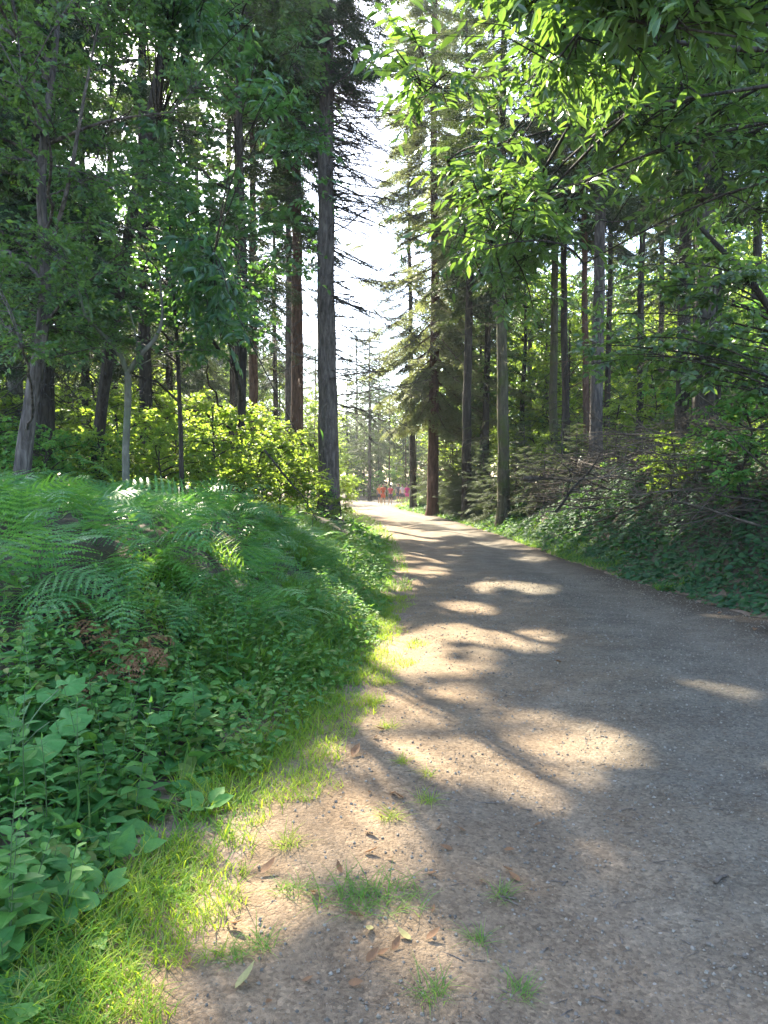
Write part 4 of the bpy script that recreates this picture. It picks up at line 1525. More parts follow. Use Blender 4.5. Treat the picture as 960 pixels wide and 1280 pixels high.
# ivy and bramble carpet on the right bank (one mass)
g = Geo()
N = 80000
y = 4.0 + 46 * rng.random(N) ** 1.5
wd = np.interp(y, [4, 10, 25, 45], [3.6, 3.6, 3.4, 2.6])
dr = -.12 + wd * rng.random(N) ** 1.1
x = xr(y) + dr + (fbm(y, y * 0, .8, 2, N2) - .5) * .3
cov = fbm(x, y, .9, 3, N3)
k = (rng.random(N) < sstep(-.12, .15, dr)) & (rng.random(N) < sstep(.20, .36, cov + .10 * (1.6 - dr))) & (x / y < .62)
x, y, dr = x[k], y[k], dr[k]
mound = np.clip(fbm(x, y, 1.3, 2, N2) - .3, 0, 1)
z = H(x, y) + rng.random(len(x)) ** .7 * (.04 + .42 * mound * sstep(.1, .9, dr))
d = rng.normal(0, 1, (len(x), 3)); d[:, 2] = rng.normal(-.15, .3, len(x))
up = rng.normal(0, .35, (len(x), 3)) + np.array([-.35, -.1, 1])
sz = (.042 + .05 * rng.random(len(x)) ** 1.5) * (1 + y / 18)
pts = np.stack([x, y, z], 1)
scatter(g, LEAF_OVATE, pts, frames(d, up), sz)
tag(link('ivy_carpet', g.mesh('ivy_carpet', M['ivy'], (0, 0, 0), False)), 'dark carpet of ivy and bramble leaves on the right bank', 'ivy', None, 'stuff')


def grass_scatter(g, x, y, z0, ln, lean, wid=1.0):
    n_ = len(x)
    a = rng.random(n_) * 6.283
    d = np.stack([np.cos(a) * lean, np.sin(a) * lean, np.ones(n_)], 1)
    up = np.stack([-np.cos(a), -np.sin(a), np.full(n_, .2)], 1) * 1.0
    # the blade's back faces up as it bends over
    s3 = np.stack([ln * .0 + np.minimum(.12, .055 + .03 * rng.random(n_)) * wid * 2.2 * np.sqrt(ln / .2) * .5, ln, ln], 1)
    scatter(g, BLADE, np.stack([x, y, z0], 1), frames(d, up), s3)


# long green grass of the left verge
g = Geo()
N = 30000
y = 2.1 + 15 * rng.random(N) ** 1.7
dl = .02 + 2.0 * rng.random(N) ** 1.3
x = xl(y) - dl
patch = fbm(x, y, 1.3, 3, N1)
k = rng.random(N) < sstep(.36, .55, patch + .16 * (np.abs(dl - .75) < .55) * (y > 4) * (y < 9) + .04 * (dl < .6)) * sstep(.0, .25, dl)
k &= ~((y < 4.8) & (dl > .36) & (rng.random(N) < .93))
x, y, dl = x[k], y[k], dl[k]
ln = (.07 + .24 * sstep(.1, .8, dl) * (.5 + .8 * fbm(x, y, 1.8, 2, N2))) * (.6 + .6 * rng.random(len(x)))
grass_scatter(g, x, y, H(x, y) - .005, ln, .15 + .6 * rng.random(len(x)), 1.9 + y / 9)
tag(link('grass', g.mesh('grass', M['grass'], (0, 0, 0), False)), 'long green grass on the left verge', 'grass', None, 'stuff')

# short yellowish grass straggling on to the track's edge
g = Geo()
N = 34000
y = 2.0 + 9 * rng.random(N) ** 1.6
dl = -.55 + 1.15 * rng.random(N)
x = xl(y) - dl
patch = fbm(x, y, 2.6, 3, N2) + .12 * (y < 5.5) * (np.abs(dl - .1) < .3) + .25 * np.exp(-((dl - .12) / .22) ** 2) - .35 * sstep(.05, .55, -dl)
k = rng.random(N) < sstep(.63, .71, patch + .26 * (fbm(x, y, 9, 2, N3) - .5) * 2)
x, y, dl = x[k], y[k], dl[k]
ln = (.03 + .09 * rng.random(len(x))) * (.8 + .6 * sstep(0, .4, dl))
grass_scatter(g, x, y, H(x, y) + .012 * sstep(.1, -.2, dl) - .004, ln, .15 + .6 * rng.random(len(x)), 1.3 + y / 12)
tag(link('short_grass', g.mesh('short_grass', M['grass_dry_sunny'], (0, 0, 0), False)), 'short yellowish grass straggling over the track edge', 'grass', None, 'stuff')

# grass on the far verges
g = Geo()
N = 26000
y = 11 + 62 * rng.random(N) ** 1.2
right = rng.random(N) < .62
dr = -.15 + 1.1 * rng.random(N) * np.interp(y, [10, 30, 60], [.45, 1.2, 4.5])
x = np.where(right, xr(y) + dr, xl(y) - dr * 1.3)
ln = (.08 + .16 * rng.random(N)) * np.interp(y, [10, 60], [.8, 1.8])
k = fbm(x, y, .7, 2, N3) > .33
x, y, ln = x[k], y[k], ln[k]
grass_scatter(g, x, y, H(x, y) - .005, ln, .2 + .6 * rng.random(len(x)), 1.3 + y / 14)
tag(link('verge_grass', g.mesh('verge_grass', M['grass'], (0, 0, 0), False)), 'light green grass along the far verges of the track', 'grass', None, 'stuff')

# forest-floor plants deeper in the wood (one mass)
g = Geo()
N = 110000
y = 9 + 80 * rng.random(N) ** 1.2
x = (-.68 + 1.36 * rng.random(N)) * y
k = ((xl(y) - x > 2.2) | (x - xr(y) > 2.6)) & (fbm(x, y, .5, 3, N2) > .44)
x, y = x[k], y[k]
z = H(x, y) + (.05 + .55 * fbm(x, y, .9, 2, N1)) * rng.random(len(x))
d = rng.normal(0, 1, (len(x), 3)); d[:, 2] *= .3
up = rng.normal(0, .35, (len(x), 3)); up[:, 2] = 1
scatter(g, LEAF_SMALL, np.stack([x, y, z], 1), frames(d, up), (.07 + .07 * rng.random(len(x))) * (1 + y / 30))
tag(link('forest_undergrowth', g.mesh('forest_undergrowth', M['bright'], (0, 0, 0), False)), 'low leafy plants covering the forest floor', 'undergrowth', None, 'stuff')


# big-leaved plants
def bigleaf(name, label, cat, loc, leaves, tmpl, mat, stalk=.22):
    t = thing(name, label, cat, loc)
    for a, el, l, hgt in leaves:
        gs, gl_ = Geo(), Geo()
        d = np.array([math.cos(a), math.sin(a), 0])
        e = d * (hgt * .55) + np.array([0, 0, hgt])
        tube(gs, bez(np.zeros(3), np.array([0, 0, hgt * .7]), e, 6), np.linspace(.005, .003, 6), 5, 0, False)
        dd = d * math.cos(el) + np.array([0, 0, math.sin(el)])
        up = np.array([[.1, -.45, 1.0]]) + rng.normal(0, .12, (1, 3))
        scatter(gl_, tmpl, e[None], frames(dd[None], up), np.array([l]))
        lf = link('leaf', gl_.mesh('leaf', M[mat], (0, 0, 0), True), t)
        link('stalk', gs.mesh('stalk', M['stem']), lf)
    return t


def lobed(nl=7):
    a = np.linspace(-2.75, 2.75, 29)
    r_ = .52 + .06 * np.cos(a * nl) - .10 * (np.abs(a) > 2.5)
    V = [(0, 0.02, -.01), ]
    ring1 = [(math.sin(t) * q * .55, .42 + math.cos(t) * q * .55 - .05, .03 * math.cos(t * nl) + .02) for t, q in zip(a, r_)]
    ring2 = [(math.sin(t) * q, .42 + math.cos(t) * q, -.10 + .05 * math.cos(t * nl)) for t, q in zip(a, r_)]
    V = [(0, .12, 0.0), (0, .38, .02)] + ring1 + ring2
    m = len(a)
    T, Q = [], []
    for i in range(m - 1):
        T.append((1, 2 + i + 1, 2 + i))
        Q.append((2 + i, 2 + i + 1, 2 + m + i + 1, 2 + m + i))
    return np.array(V), np.array(T, int), np.array(Q, int)


LOBED = lobed()
bigleaf('butterbur_plant', 'light green plant with large rounded leaves at the left edge', 'plant', gz(X(10, 3.5), 3.5),
        [(.3, .1, .20, .30), (1.6, .15, .19, .36), (-.6, -.1, .21, .25), (2.8, .1, .2, .3), (-1.7, -.2, .2, .26), (.9, .3, .15, .42), (-1.1, -.3, .17, .16)], LOBED, 'bigleaf')
bigleaf('butterbur_plant', 'light green broad-leaved plant right below the withered fern', 'plant', gz(X(185, 4.2), 4.2),
        [(.2, .1, .15, .24), (1.9, .1, .13, .27), (-1.0, -.1, .14, .2), (3.2, 0, .13, .22)], LOBED, 'bigleaf')
bigleaf('dock_seedling', 'small plant with four oval pale leaves in the lower left corner', 'plant', gz(X(68, 2.62), 2.62),
        [(0.1, .1, .095, .07), (3.2, .1, .10, .07), (1.4, .3, .08, .08), (-.9, 0, .085, .06)], LEAF_ROUND, 'bigleaf')
for px, y, lab in ((165, 3.05, 'leafy rosette in the low herbs, left of the grass edge'), (255, 3.5, 'rosette of oval leaves beside the bare edge of the track'),
                   (118, 2.75, 'rosette of dark oval leaves above the lower left corner'), (330, 4.4, 'rosette of leaves at the front of the long grass')):
    bigleaf('plantain_rosette', lab, 'plant', gz(X(px, y), y), [(q * 1.05 + rng.normal(0, .2), .35 + .3 * rng.random(), .085 + .05 * rng.random(), .05) for q in range(6)], LEAF_OVATE, 'weed')

# grass tufts on the bare track
TUFT = [(462, 1128, 2.0, 'largest dark green grass tuft standing on the bare edge of the track'), (628, 1125, .55, 'small green grass tuft alone in the middle of the near track'),
        (292, 1200, .8, 'low grass tuft near the yellow leaf at the bottom'), (366, 1118, .9, 'yellow-green tuft left of the largest dark tuft'),
        (326, 1188, .8, 'spiky tuft between the bottom tuft and the largest dark tuft'), (486, 1026, .8, 'sunlit tuft above the largest dark tuft'),
        (535, 1005, .8, 'thin tuft at the border of sun and shade'), (536, 972, .6, 'small yellow tuft near the sunlit dirt edge'), (484, 912, .9, 'tuft on the dirt just right of the long grass'),
        (485, 856, 1.1, 'tuft at the tip of the long grass beside the track'), (540, 1250, .8, 'small tuft at the bottom edge of the picture'),
        (648, 1248, .6, 'faint tuft right of the one at the bottom edge'), (596, 1182, .5, 'tiny tuft in the shade above the bottom edge'), (503, 956, .6, 'tiny tuft right of the sunlit grass strip'),
        (214, 1122, 1.0, 'upright tuft beside the herbs at the left of the dirt'), (470, 880, .9, 'yellow tuft by the dark leaves at the end of the grass strip'),
        (360, 1060, 1.0, 'dense yellow tuft in the sunlit grass strip')]
for px, py, s, lab in TUFT:
    p = G(px, py)
    g = Geo()
    n_ = int(60 * s * max(1, s * .9)) + 14
    q = np.clip(rng.normal(0, .033 * s, (n_, 2)), -.055 * s, .055 * s)
    if s > 1.5:
        q[:, 0] *= 1.7
    grass_scatter(g, p[0] + q[:, 0], p[1] + q[:, 1], np.full(n_, p[2] + .006), (.05 + .07 * rng.random(n_)) * (.75 + .35 * s), .3 + 1.1 * rng.random(n_), .9)
    o = link('grass_tuft', g.mesh('grass_tuft', M['grass'] if s > 1.5 or py > 1115 else M['grass_dry_sunny'], p, False), None, p)
    tag(o, lab, 'grass tuft', 'grass tufts on the track')

rng = np.random.default_rng(106)
# ------------------------------------------------------------------ stones, fallen leaves, twigs
def stone_mesh(seed):
    bm = bmesh.new()
    bmesh.ops.create_icosphere(bm, subdivisions=2, radius=1)
    r_ = np.random.default_rng(seed)
    ax = r_.normal(0, 1, (7, 3))
    ax /= np.linalg.norm(ax, axis=1)[:, None]
    cut = .55 + .35 * r_.random(7)
    for v in bm.verts:
        c = np.array(v.co)
        for a_, q in zip(ax, cut):
            e = c @ a_ - q
            if e > 0:
                c = c - a_ * e * .85
        v.co = Vector(c * np.array([1, .8, .6]))
    me = bpy.data.meshes.new('stone')
    bm.to_mesh(me)
    bm.free()
    me.materials.append(M['stone'])
    return me


STONES = [stone_mesh(k) for k in range(6)]


def stone(px, py, s, lab, group=None):
    p = G(px, py)
    o = link('stone', STONES[int(rng.integers(0, 6))], None, (p[0], p[1], p[2] + .012 + s * .3))
    o.scale = (s, s, s)
    o.rotation_euler = (rng.normal(0, .3), rng.normal(0, .3), rng.random() * 6.28)
    tag(o, lab, 'stone', group)


for px, py, s, lab in ((886, 1186, .013, 'largest pale stone on the near right of the track'), (866, 1191, .011, 'pale stone touching the left side of the largest one'),
                       (825, 1172, .009, 'stone a little above and left of the pale pair'), (783, 1162, .008, 'whitish stone left of the pale pair, in shade'),
                       (643, 1148, .008, 'small light stone below the lone green tuft'), (641, 996, .010, 'light stone above the long twig on the track'),
                       (880, 1110, .009, 'stone beside the pale wood chip'), (611, 917, .012, 'dark stone left of the brightest sun patch'), (780, 953, .011, 'stone at the right tip of the brightest sun patch'),
                       (768, 980, .010, 'stone below the right tip of the brightest sun patch'), (818, 1236, .009, 'flat pale stone near the bottom right'), (545, 856, .013, 'stone in the sun near the end of the grass')):
    stone(px, py, s, lab)
for k in range(70):
    stone(520 + 440 * rng.random(), 800 + 480 * rng.random(), .004 + .005 * rng.random(), 'small loose stone lying on the gravel track', 'small loose stones on the track')
g = Geo()
N = 34000
y = 1.9 + 11 * rng.random(N) ** 1.8
w = rng.random(N) ** .8
x = xl(y) + .1 + w * (xr(y) - xl(y) - .2)
V = np.array([(1, 0, 0), (-.9, .1, 0), (0, .9, 0), (.1, -.8, 0), (0, .1, .8), (0, 0, -.7)])
T = np.array([(0, 2, 4), (2, 1, 4), (1, 3, 4), (3, 0, 4), (2, 0, 5), (1, 2, 5), (3, 1, 5), (0, 3, 5)])
d = rng.normal(0, 1, (N, 3)); d[:, 2] *= .3
up = rng.normal(0, .4, (N, 3)); up[:, 2] = 1
scatter(g, (V, T, np.zeros((0, 4), int)), np.stack([x, y, RZ(x, y) + .001], 1), frames(d, up), (.0020 + .0075 * rng.random(N) ** 4) * (1 + y / 12))
tag(link('gravel', g.mesh('gravel', M['gravel'], (0, 0, 0), False)), 'fine loose gravel on the track', 'gravel', None, 'stuff')


def fallen_leaf(px, py, l, lab, group=None, mat='leaf_brown'):
    p = G(px, py)
    g_ = Geo()
    tm = leafT([0, .15, .4, .7, 1], [.02, .17, .25, .17, 0], -.25 - .3 * rng.random(), .5 * rng.random() + .15)
    a = rng.random() * 6.28
    scatter(g_, tm, np.zeros((1, 3)), frames(np.array([[math.cos(a), math.sin(a), .05]]), np.array([[rng.normal(0, .3), rng.normal(0, .3), 1]])), np.array([l]))
    o = link('fallen_leaf', g_.mesh('fallen_leaf', M[mat], (0, 0, 0), True), None, (p[0], p[1], p[2] + .022))
    tag(o, lab, 'leaf', group)


M['leaf_pale'] = leafmat('fallen_leaf_pale', [(.26, .20, .08), (.34, .30, .12), (.40, .36, .2)], (.4, .35, .1), .2, .7, .25)
for px, py, l, lab, mt in ((440, 950, .10, 'brown curled leaf at the head of the sunlit grass strip', 'leaf_brown'), (490, 995, .07, 'thin brown leaf lying on sunlit dirt', 'leaf_brown'),
                           (505, 1003, .06, 'narrow brown leaf just below the thin one', 'leaf_brown'), (286, 1160, .075, 'rust-brown leaf on the dirt left of the tufts', 'leaf_brown'),
                           (326, 1098, .08, 'tan leaf among yellow grass', 'leaf_brown'), (294, 1244, .09, 'yellowing leaf at the bottom of the dirt edge', 'leaf_pale'),
                           (456, 1152, .07, 'brown leaf under the largest dark tuft', 'leaf_brown'), (463, 1164, .06, 'pale brown leaf below the largest dark tuft', 'leaf_pale'),
                           (514, 1182, .065, 'grey-white leaf standing on edge below the largest tuft', 'leaf_pale'), (546, 1043, .05, 'small red-brown leaf on the shaded dirt', 'leaf_brown'),
                           (468, 925, .06, 'dark leaf beside the dirt at the end of the long grass', 'leaf_brown'), (395, 1120, .06, 'brown leaf between the yellow tufts', 'leaf_brown'),
                           (280, 1010, .09, 'brown leaf caught in the herbs by the grass strip', 'leaf_brown'), (236, 1215, .05, 'dark small leaf at the grass edge near the bottom', 'leaf_brown')):
    fallen_leaf(px, py, l, lab, None, mt)
for k in range(30):
    y = 700 + 560 * rng.random()
    fallen_leaf(505 - .42 * max(0, y - 850) + 260 * rng.random() ** 2, y, .03 + .035 * rng.random(), 'small brown leaf lying on the earth at the track edge', 'small fallen leaves on the track')
for k in range(26):
    y_ = 5 + 10 * rng.random()
    xx = float(xr(y_)) + rng.normal(-.15, .2)
    g_ = Geo()
    scatter(g_, LEAF_OVATE, np.zeros((1, 3)), frames(rng.normal(0, 1, (1, 3)) * np.array([1, 1, .1]), np.array([[.2, .1, 1.0]])), np.array([.06 + .04 * rng.random()]))
    o = link('fallen_leaf', g_.mesh('fallen_leaf', M['leaf_brown'], (0, 0, 0), False), None, gz(xx, y_, .04))
    tag(o, 'brown leaf lying below the ivy at the right edge of the track', 'leaf', 'fallen leaves along the right edge')


def twig(px, py, l, a, r_, lab, group=None, name='twig'):
    p = G(px, py)
    g_ = Geo()
    pts = np.array([[-l / 2, 0, 0], [-l / 6, rng.normal(0, .04) * l, .002], [l / 6, rng.normal(0, .04) * l, .003], [l / 2, 0, 0]])
    c, s = math.cos(a), math.sin(a)
    pts[:, :2] = pts[:, :2] @ np.array([[c, s], [-s, c]])
    pts[:, 2] += r_ * .8
    tube(g_, resample(pts, 7), np.linspace(r_, r_ * .55, 7), 5, .2)
    tag(link(name, g_.mesh(name, M['deadwood'], (0, 0, 0)), None, (p[0], p[1], p[2] + .014)), lab, 'twig', group)


twig(610, 1008, .17, -.05, .0045, 'longest straight twig lying across the middle of the track')
twig(901, 1105, .085, .6, .010, 'pale split wood chip near the right stones', None, 'wood_chip')
twig(455, 1222, .09, 1.0, .002, 'short dark twig at the bottom left of the dirt')
twig(663, 1248, .06, -.9, .002, 'short pale twig near the bottom centre')
for k in range(130):
    px, py = (560 + 400 * rng.random(), 960 + 320 * rng.random()) if k < 85 else (520 + 440 * rng.random(), 790 + 480 * rng.random())
    twig(px, py, .02 + .07 * rng.random() ** 1.5, rng.random() * 3.14, .0016 + .0024 * rng.random() ** 2, 'thin dry twig scattered on the shaded gravel', 'thin dry twigs on the track')
# spruce-needle and chaff litter (one mass)
g = Geo()
N = 16000
y = 1.9 + 9 * rng.random(N) ** 1.7
x = xl(y) - .1 + (xr(y) - xl(y) + .1) * rng.random(N)
k = fbm(x, y, 1.1, 3, N2) > .45
x, y = x[k], y[k]
a = rng.random(len(x)) * 6.28
l = .008 + .040 * rng.random(len(x)) ** 2
A = np.stack([x, y, RZ(x, y) + .003], 1)
B = A + np.stack([np.cos(a) * l, np.sin(a) * l, .002 * rng.random(len(x))], 1)
sticks(g, A, B, .0012, .0008)
tag(link('needle_litter', g.mesh('needle_litter', M['litter'], (0, 0, 0), False)), 'dry needles and chaff strewn over the track', 'litter', None, 'stuff')

rng = np.random.default_rng(107)
# ------------------------------------------------------------------ dead branches on the right bank
def branch(p, d, L, r_, lab, group=None, name='dead_branch', twigs=7, mat='deadwood', sides=6):
    d = np.asarray(d, float) / np.linalg.norm(d)
    pts = [np.zeros(3)]
    dd = d.copy()
    for k in range(6):
        dd = dd + rng.normal(0, .10, 3)
        dd /= np.linalg.norm(dd)
        pts.append(pts[-1] + dd * L / 6)
    pts = np.array(pts)
    g_ = Geo()
    tube(g_, pts, np.linspace(r_, r_ * .3, 7), sides, .2)
    A, B = [], []
    for k in range(twigs):
        t = .2 + .75 * rng.random()
        s = np.array([np.interp(t, np.linspace(0, 1, 7), pts[:, q]) for q in range(3)])
        e = s + nrm(dd + rng.normal(0, .8, 3)) * L * (.12 + .25 * rng.random())
        A.append(s); B.append(e)
        for _ in range(2):
            tt = rng.random()
            s2 = s * (1 - tt) + e * tt
            A.append(s2); B.append(s2 + nrm(e - s + rng.normal(0, .25, 3)) * L * .10)
    if A:
        sticks(g_, np.array(A), np.array(B), r_ * .3, r_ * .1)
    o = link(name, g_.mesh(name, M[mat], (0, 0, 0)), None, p)
    return tag(o, lab, 'branch', group)


for k in range(125):
    d = 10.5 + 13 * rng.random() ** 1.2
    px = np.interp(d, [10.5, 14, 18, 23], [900, 850, 760, 700]) + rng.normal(0, 60)
    x = max(X(px, d), float(xr(d)) + 1.1 + 1.1 * rng.random())
    p = gz(x, d, .05 + .75 * rng.random())
    a = rng.normal(2.9, .7)
    branch(p, [math.cos(a), math.sin(a) * .8, rng.normal(.05, .22)], 1.0 + 1.5 * rng.random(), .010 + .016 * rng.random(),
           'bare grey dead branch lying in the brushwood heap on the right bank', 'dead branches of the brushwood heap', mat='deadwood' if k % 3 == 0 else 'brush')
branch(P(655, 598, 19.5), [1, .25, .0], 1.5, .07, 'thick broken log with bare stubs poking out of the brushwood', None, 'broken_log', 6, 'brush', 10)
branch(P(695, 640, 14.5), [.55, .2, .75], 1.7, .03, 'dark upright stub leaning out of the ivy below the log', None, 'dead_branch', 4, 'bark_dark')
branch(P(748, 600, 12.5), [.5, .1, .5], 1.2, .012, 'pale bent bare branch rising above the middle of the brushwood')
branch(P(870, 540, 12), [-1, .1, -.1], 1.9, .011, 'long thin branch lying level along the top of the brushwood', None, 'dead_branch', 5, 'brush')
branch(P(330, 562, 13), [.72, 0, -.95], 1.55, .022, 'dead pole leaning against the bank left of the tallest trunk', None, 'dead_branch', 2, 'bark_dark')
# loose fine brushwood (one mass)
g = Geo()
N = 5200
d_ = 9.5 + 15 * rng.random(N) ** 1.2
dr = .75 + 2.6 * rng.random(N)
x = xr(d_) + dr
k = fbm(x, d_, .8, 2, N1) > .40
x, d_ = x[k], d_[k]
A = np.stack([x, d_, H(x, d_) + .02 + .95 * rng.random(len(x)) ** 1.3], 1)
v = nrm(rng.normal(0, 1, A.shape) * np.array([1, .8, .45]) + np.array([-.5, 0, .1]))
sticks(g, A, A + v * (.15 + .6 * rng.random((len(x), 1)) ** 2), .0045, .0015)
tag(link('brushwood', g.mesh('brushwood', M['brush'], (0, 0, 0))), 'tangle of fine dead twigs on the right bank', 'brushwood', None, 'stuff')
# twigs and dry grass on the forest floor at the foot of the ivy
for px, d, i, s, lab in ((905, 11.5, 2, .9, 'dark leafy bush over the brushwood near the right edge'),
                         (840, 14, 0, .55, 'light green bush above the middle of the brushwood')):
    put('shrub', i, max(X(px, d), float(xr(d)) + 1.4), d, s, lab, 'bushes over the brushwood')

# ------------------------------------------------------------------ people on the far track
def skinmesh(name, joints, edges, mat, sub=2, root=0):
    me = bpy.data.meshes.new(name)
    bm = bmesh.new()
    lay = bm.verts.layers.skin.verify()
    vs = []
    for i, (co, r_) in enumerate(joints):
        v = bm.verts.new(co)
        v[lay].radius = (r_, r_) if np.isscalar(r_) else r_
        v[lay].use_root = (i == root)
        vs.append(v)
    for a, b_ in edges:
        bm.edges.new((vs[a], vs[b_]))
    bm.to_mesh(me)
    bm.free()
    o = bpy.data.objects.new('tmp', me)
    COL.objects.link(o)
    o.modifiers.new('s', 'SKIN')
    ss = o.modifiers.new('u', 'SUBSURF')
    ss.levels = ss.render_levels = sub
    dg = bpy.context.evaluated_depsgraph_get()
    out = bpy.data.meshes.new_from_object(o.evaluated_get(dg))
    out.name = name
    bpy.data.objects.remove(o)
    out.materials.clear()
    out.materials.append(mat)
    for p_ in out.polygons:
        p_.use_smooth = True
    return out


M['skin'] = plainmat('skin', (.42, .25, .17), .55, .12)


def person(px, d, h, face, shirt, shorts, hair, step, lab):
    k = h / 1.75
    s = step

    def J(x, y, z, r_):
        return ((x * k, y * k, z * k), r_ * k)
    # pelvis first; y forward
    jt = [J(0, 0, .95, .13), J(0, .01, 1.12, .115), J(0, 0, 1.32, .14), J(0, -.01, 1.45, .09), J(0, .0, 1.52, .052), J(0, .02, 1.60, .085), J(0, .02, 1.68, .095), J(0, .01, 1.74, .06), J(0, .115, 1.625, .018),
          J(.18, 0, 1.42, .06), J(.23, -.05 * s, 1.15, .042), J(.24, .12 - .15 * s, .93, .032), J(.24, .17 - .16 * s, .85, .034),
          J(-.18, 0, 1.42, .06), J(-.23, .05 * s, 1.15, .042), J(-.24, .12 + .15 * s, .93, .032), J(-.24, .17 + .16 * s, .85, .034),
          J(.10, 0, .88, .095), J(.10, .14 * s + .02, .49, .058), J(.10, .10 * s, .09, .038), J(.11, .10 * s + .14, .035, .035),
          J(-.10, 0, .88, .095), J(-.10, -.08 * s + .02, .49, .058), J(-.10, -.22 * s, .10, .038), J(-.11, -.22 * s + .14, .035, .035)]
    ed = [(0, 1), (1, 2), (2, 3), (3, 4), (4, 5), (5, 6), (6, 7), (5, 8), (3, 9), (9, 10), (10, 11), (11, 12), (3, 13), (13, 14), (14, 15), (15, 16),
          (0, 17), (17, 18), (18, 19), (19, 20), (0, 21), (21, 22), (22, 23), (23, 24)]
    loc = gz(X(px, d), d, .0)
    t = thing('person', lab, 'person', loc, 'walkers on the far track', face)
    link('body', skinmesh('body', jt, ed, M['skin']), t)

    def sc_(i, f):
        c, r_ = jt[i]
        return (c, r_ * f + .012)

    def mid(a, b_, f, w):
        ca, cb = np.array(jt[a][0]), np.array(jt[b_][0])
        return (tuple(ca * (1 - f) + cb * f), (jt[a][1] * (1 - f) + jt[b_][1] * f) * w + .014)
    sj = [sc_(1, 1.1), sc_(0, 1.0), sc_(2, 1.08), sc_(3, 1.0), sc_(9, 1.08), mid(9, 10, .55, 1.15), sc_(13, 1.08), mid(13, 14, .55, 1.15)]
    link('shirt', skinmesh('shirt', sj, [(0, 1), (0, 2), (2, 3), (3, 4), (4, 5), (3, 6), (6, 7)], plainmat('shirt_cloth', tuple(.7 * q for q in shirt), .85, .1)), t)
    pj = [sc_(0, 1.06), sc_(17, 1.1), mid(17, 18, .75, 1.12), sc_(21, 1.1), mid(21, 22, .75, 1.12)]
    link('shorts', skinmesh('shorts', pj, [(0, 1), (1, 2), (0, 3), (3, 4)], plainmat('shorts_cloth', shorts, .85, .1)), t)
    hj = [J(0, -.01, 1.70, .100), J(0, -.045, 1.62, .075), J(0, .0, 1.76, .055)]
    link('hair', skinmesh('hair', hj, [(0, 1), (0, 2)], plainmat('hair_strands', hair, .6, .1)), t)
    for q, i in ((1, 20), (-1, 24)):
        c = np.array(jt[i][0])
        link('shoe', skinmesh('shoe', [((c[0], c[1] - .14 * k, .045), .045 * k), ((c[0], c[1] + .05 * k, .035), .04 * k)], [(0, 1)], plainmat('shoe_leather', (.08, .07, .07), .6, .2), 1), t)


for a in ((479, 59, 1.66, 2.9, (.75, .12, .05), (.55, .12, .06), (.05, .03, .02), .7, 'person in red-orange shirt, foremost of the far walkers'),
          (474.5, 62, 1.6, 3.3, (.80, .25, .06), (.06, .06, .08), (.10, .06, .03), .5, 'person in orange top at the left end of the far group'),
          (488, 62, 1.62, .3, (.70, .08, .12), (.10, .08, .10), (.04, .03, .02), -.6, 'person in red top right of the foremost walker'),
          (498, 64, 1.68, 3.0, (.10, .10, .13), (.08, .09, .14), (.03, .02, .02), .6, 'person in dark clothes in the middle of the far group'),
          (503, 63, 1.6, .2, (.70, .68, .68), (.08, .08, .10), (.12, .07, .04), .4, 'person in white top beside the one in magenta'),
          (509, 62, 1.58, 2.7, (.80, .06, .28), (.60, .08, .24), (.06, .03, .02), -.5, 'person in bright magenta-pink clothes'),
          (517, 65, 1.66, 3.4, (.22, .20, .22), (.10, .10, .12), (.05, .04, .03), .5, 'person in grey at the right end of the far group')):
    person(*a)

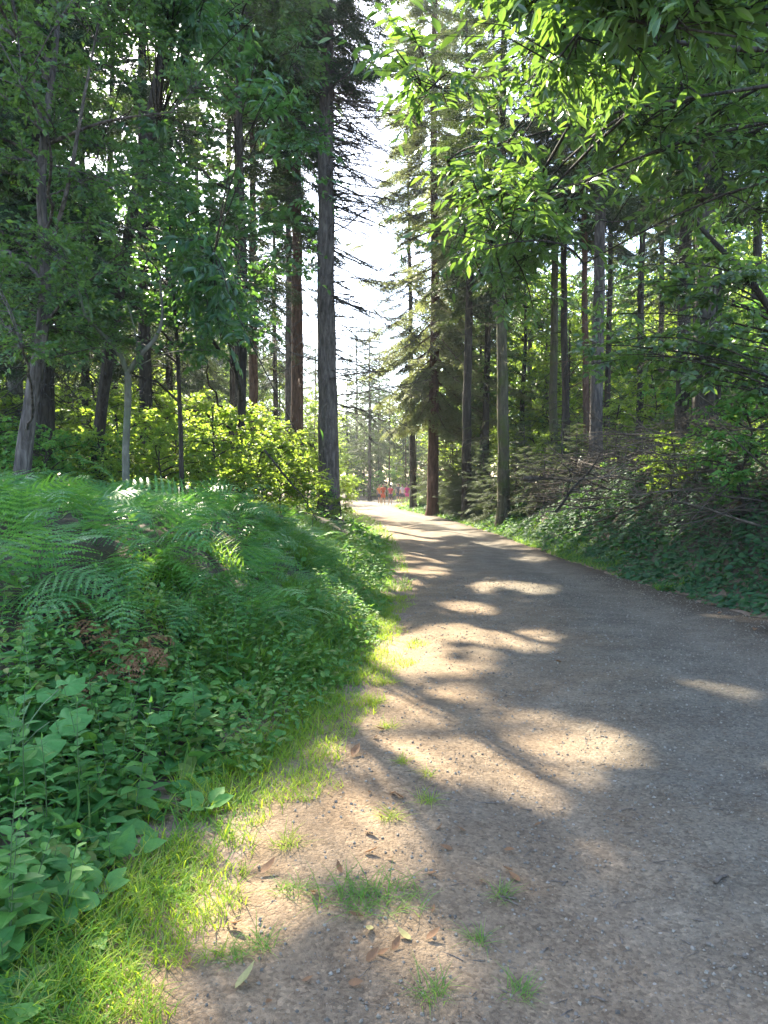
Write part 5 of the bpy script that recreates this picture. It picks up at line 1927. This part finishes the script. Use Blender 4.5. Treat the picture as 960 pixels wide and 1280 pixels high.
# ------------------------------------------------------------------ thin summer haze in the air
bm = bmesh.new()
bmesh.ops.create_cube(bm, size=1)
for v in bm.verts:
    v.co = Vector((v.co.x * 360, v.co.y * 320 + 90, (v.co.z + .5) * 62 - 9))
hm, hnt = newmat('haze')
pv = nd(hnt, 'ShaderNodeVolumePrincipled')
pv.inputs['Color'].default_value = (.92, .95, 1, 1)
pv.inputs['Density'].default_value = .00045
pv.inputs['Anisotropy'].default_value = .35
hnt.links.new(pv.outputs[0], nd(hnt, 'ShaderNodeOutputMaterial').inputs['Volume'])
hme = bpy.data.meshes.new('haze')
bm.to_mesh(hme)
bm.free()
hme.materials.append(hm)
tag(link('haze', hme), 'thin pale haze in the air between the trees', 'haze', None, 'stuff')

# ------------------------------------------------------------------ light, sky, camera
w = bpy.data.worlds.new('World')
sc.world = w
w.use_nodes = True
nt = w.node_tree
nt.nodes.clear()
sky = nt.nodes.new('ShaderNodeTexSky')
sky.sky_type = 'NISHITA'
sky.sun_disc = False
sky.sun_elevation = SUN_EL
sky.sun_rotation = SUN_AZ
sky.air_density = 1.0
sky.dust_density = 1.5
sky.altitude = 300
bg = nt.nodes.new('ShaderNodeBackground')
bg.inputs[1].default_value = .15
out = nt.nodes.new('ShaderNodeOutputWorld')
nt.links.new(sky.outputs[0], bg.inputs[0])
nt.links.new(bg.outputs[0], out.inputs[0])

sl = bpy.data.lights.new('sun', 'SUN')
sl.energy = 5.0
sl.angle = R(.5)
sl.color = (1.0, .91, .72)
so = bpy.data.objects.new('sun', sl)
COL.objects.link(so)
so.rotation_euler = Vector(-S).to_track_quat('-Z', 'Y').to_euler()
so.location = (0, 0, 40)

cam = bpy.data.cameras.new('camera')
co = bpy.data.objects.new('camera', cam)
COL.objects.link(co)
co.location = EYE
co.rotation_euler = (math.pi / 2 - PITCH, 0, 0)
cam.sensor_fit = 'VERTICAL'
cam.sensor_height = 36
cam.sensor_width = 27
cam.lens = 36 * F / 1280
cam.clip_start = .05
cam.clip_end = 2000
sc.camera = co

sc.view_settings.view_transform = 'Standard'
sc.view_settings.look = 'None'
sc.view_settings.exposure = 2.65
sc.view_settings.gamma = 1
cy = sc.cycles
sc.render.filter_size = 1.2
cy.max_bounces = 7
cy.diffuse_bounces = 4
cy.glossy_bounces = 2
cy.transmission_bounces = 4
cy.transparent_max_bounces = 4
cy.sample_clamp_indirect = 6
cy.caustics_reflective = cy.caustics_refractive = False
cy.use_denoising = True
try:
    cy.denoiser = 'OPENIMAGEDENOISE'
except Exception:
    pass
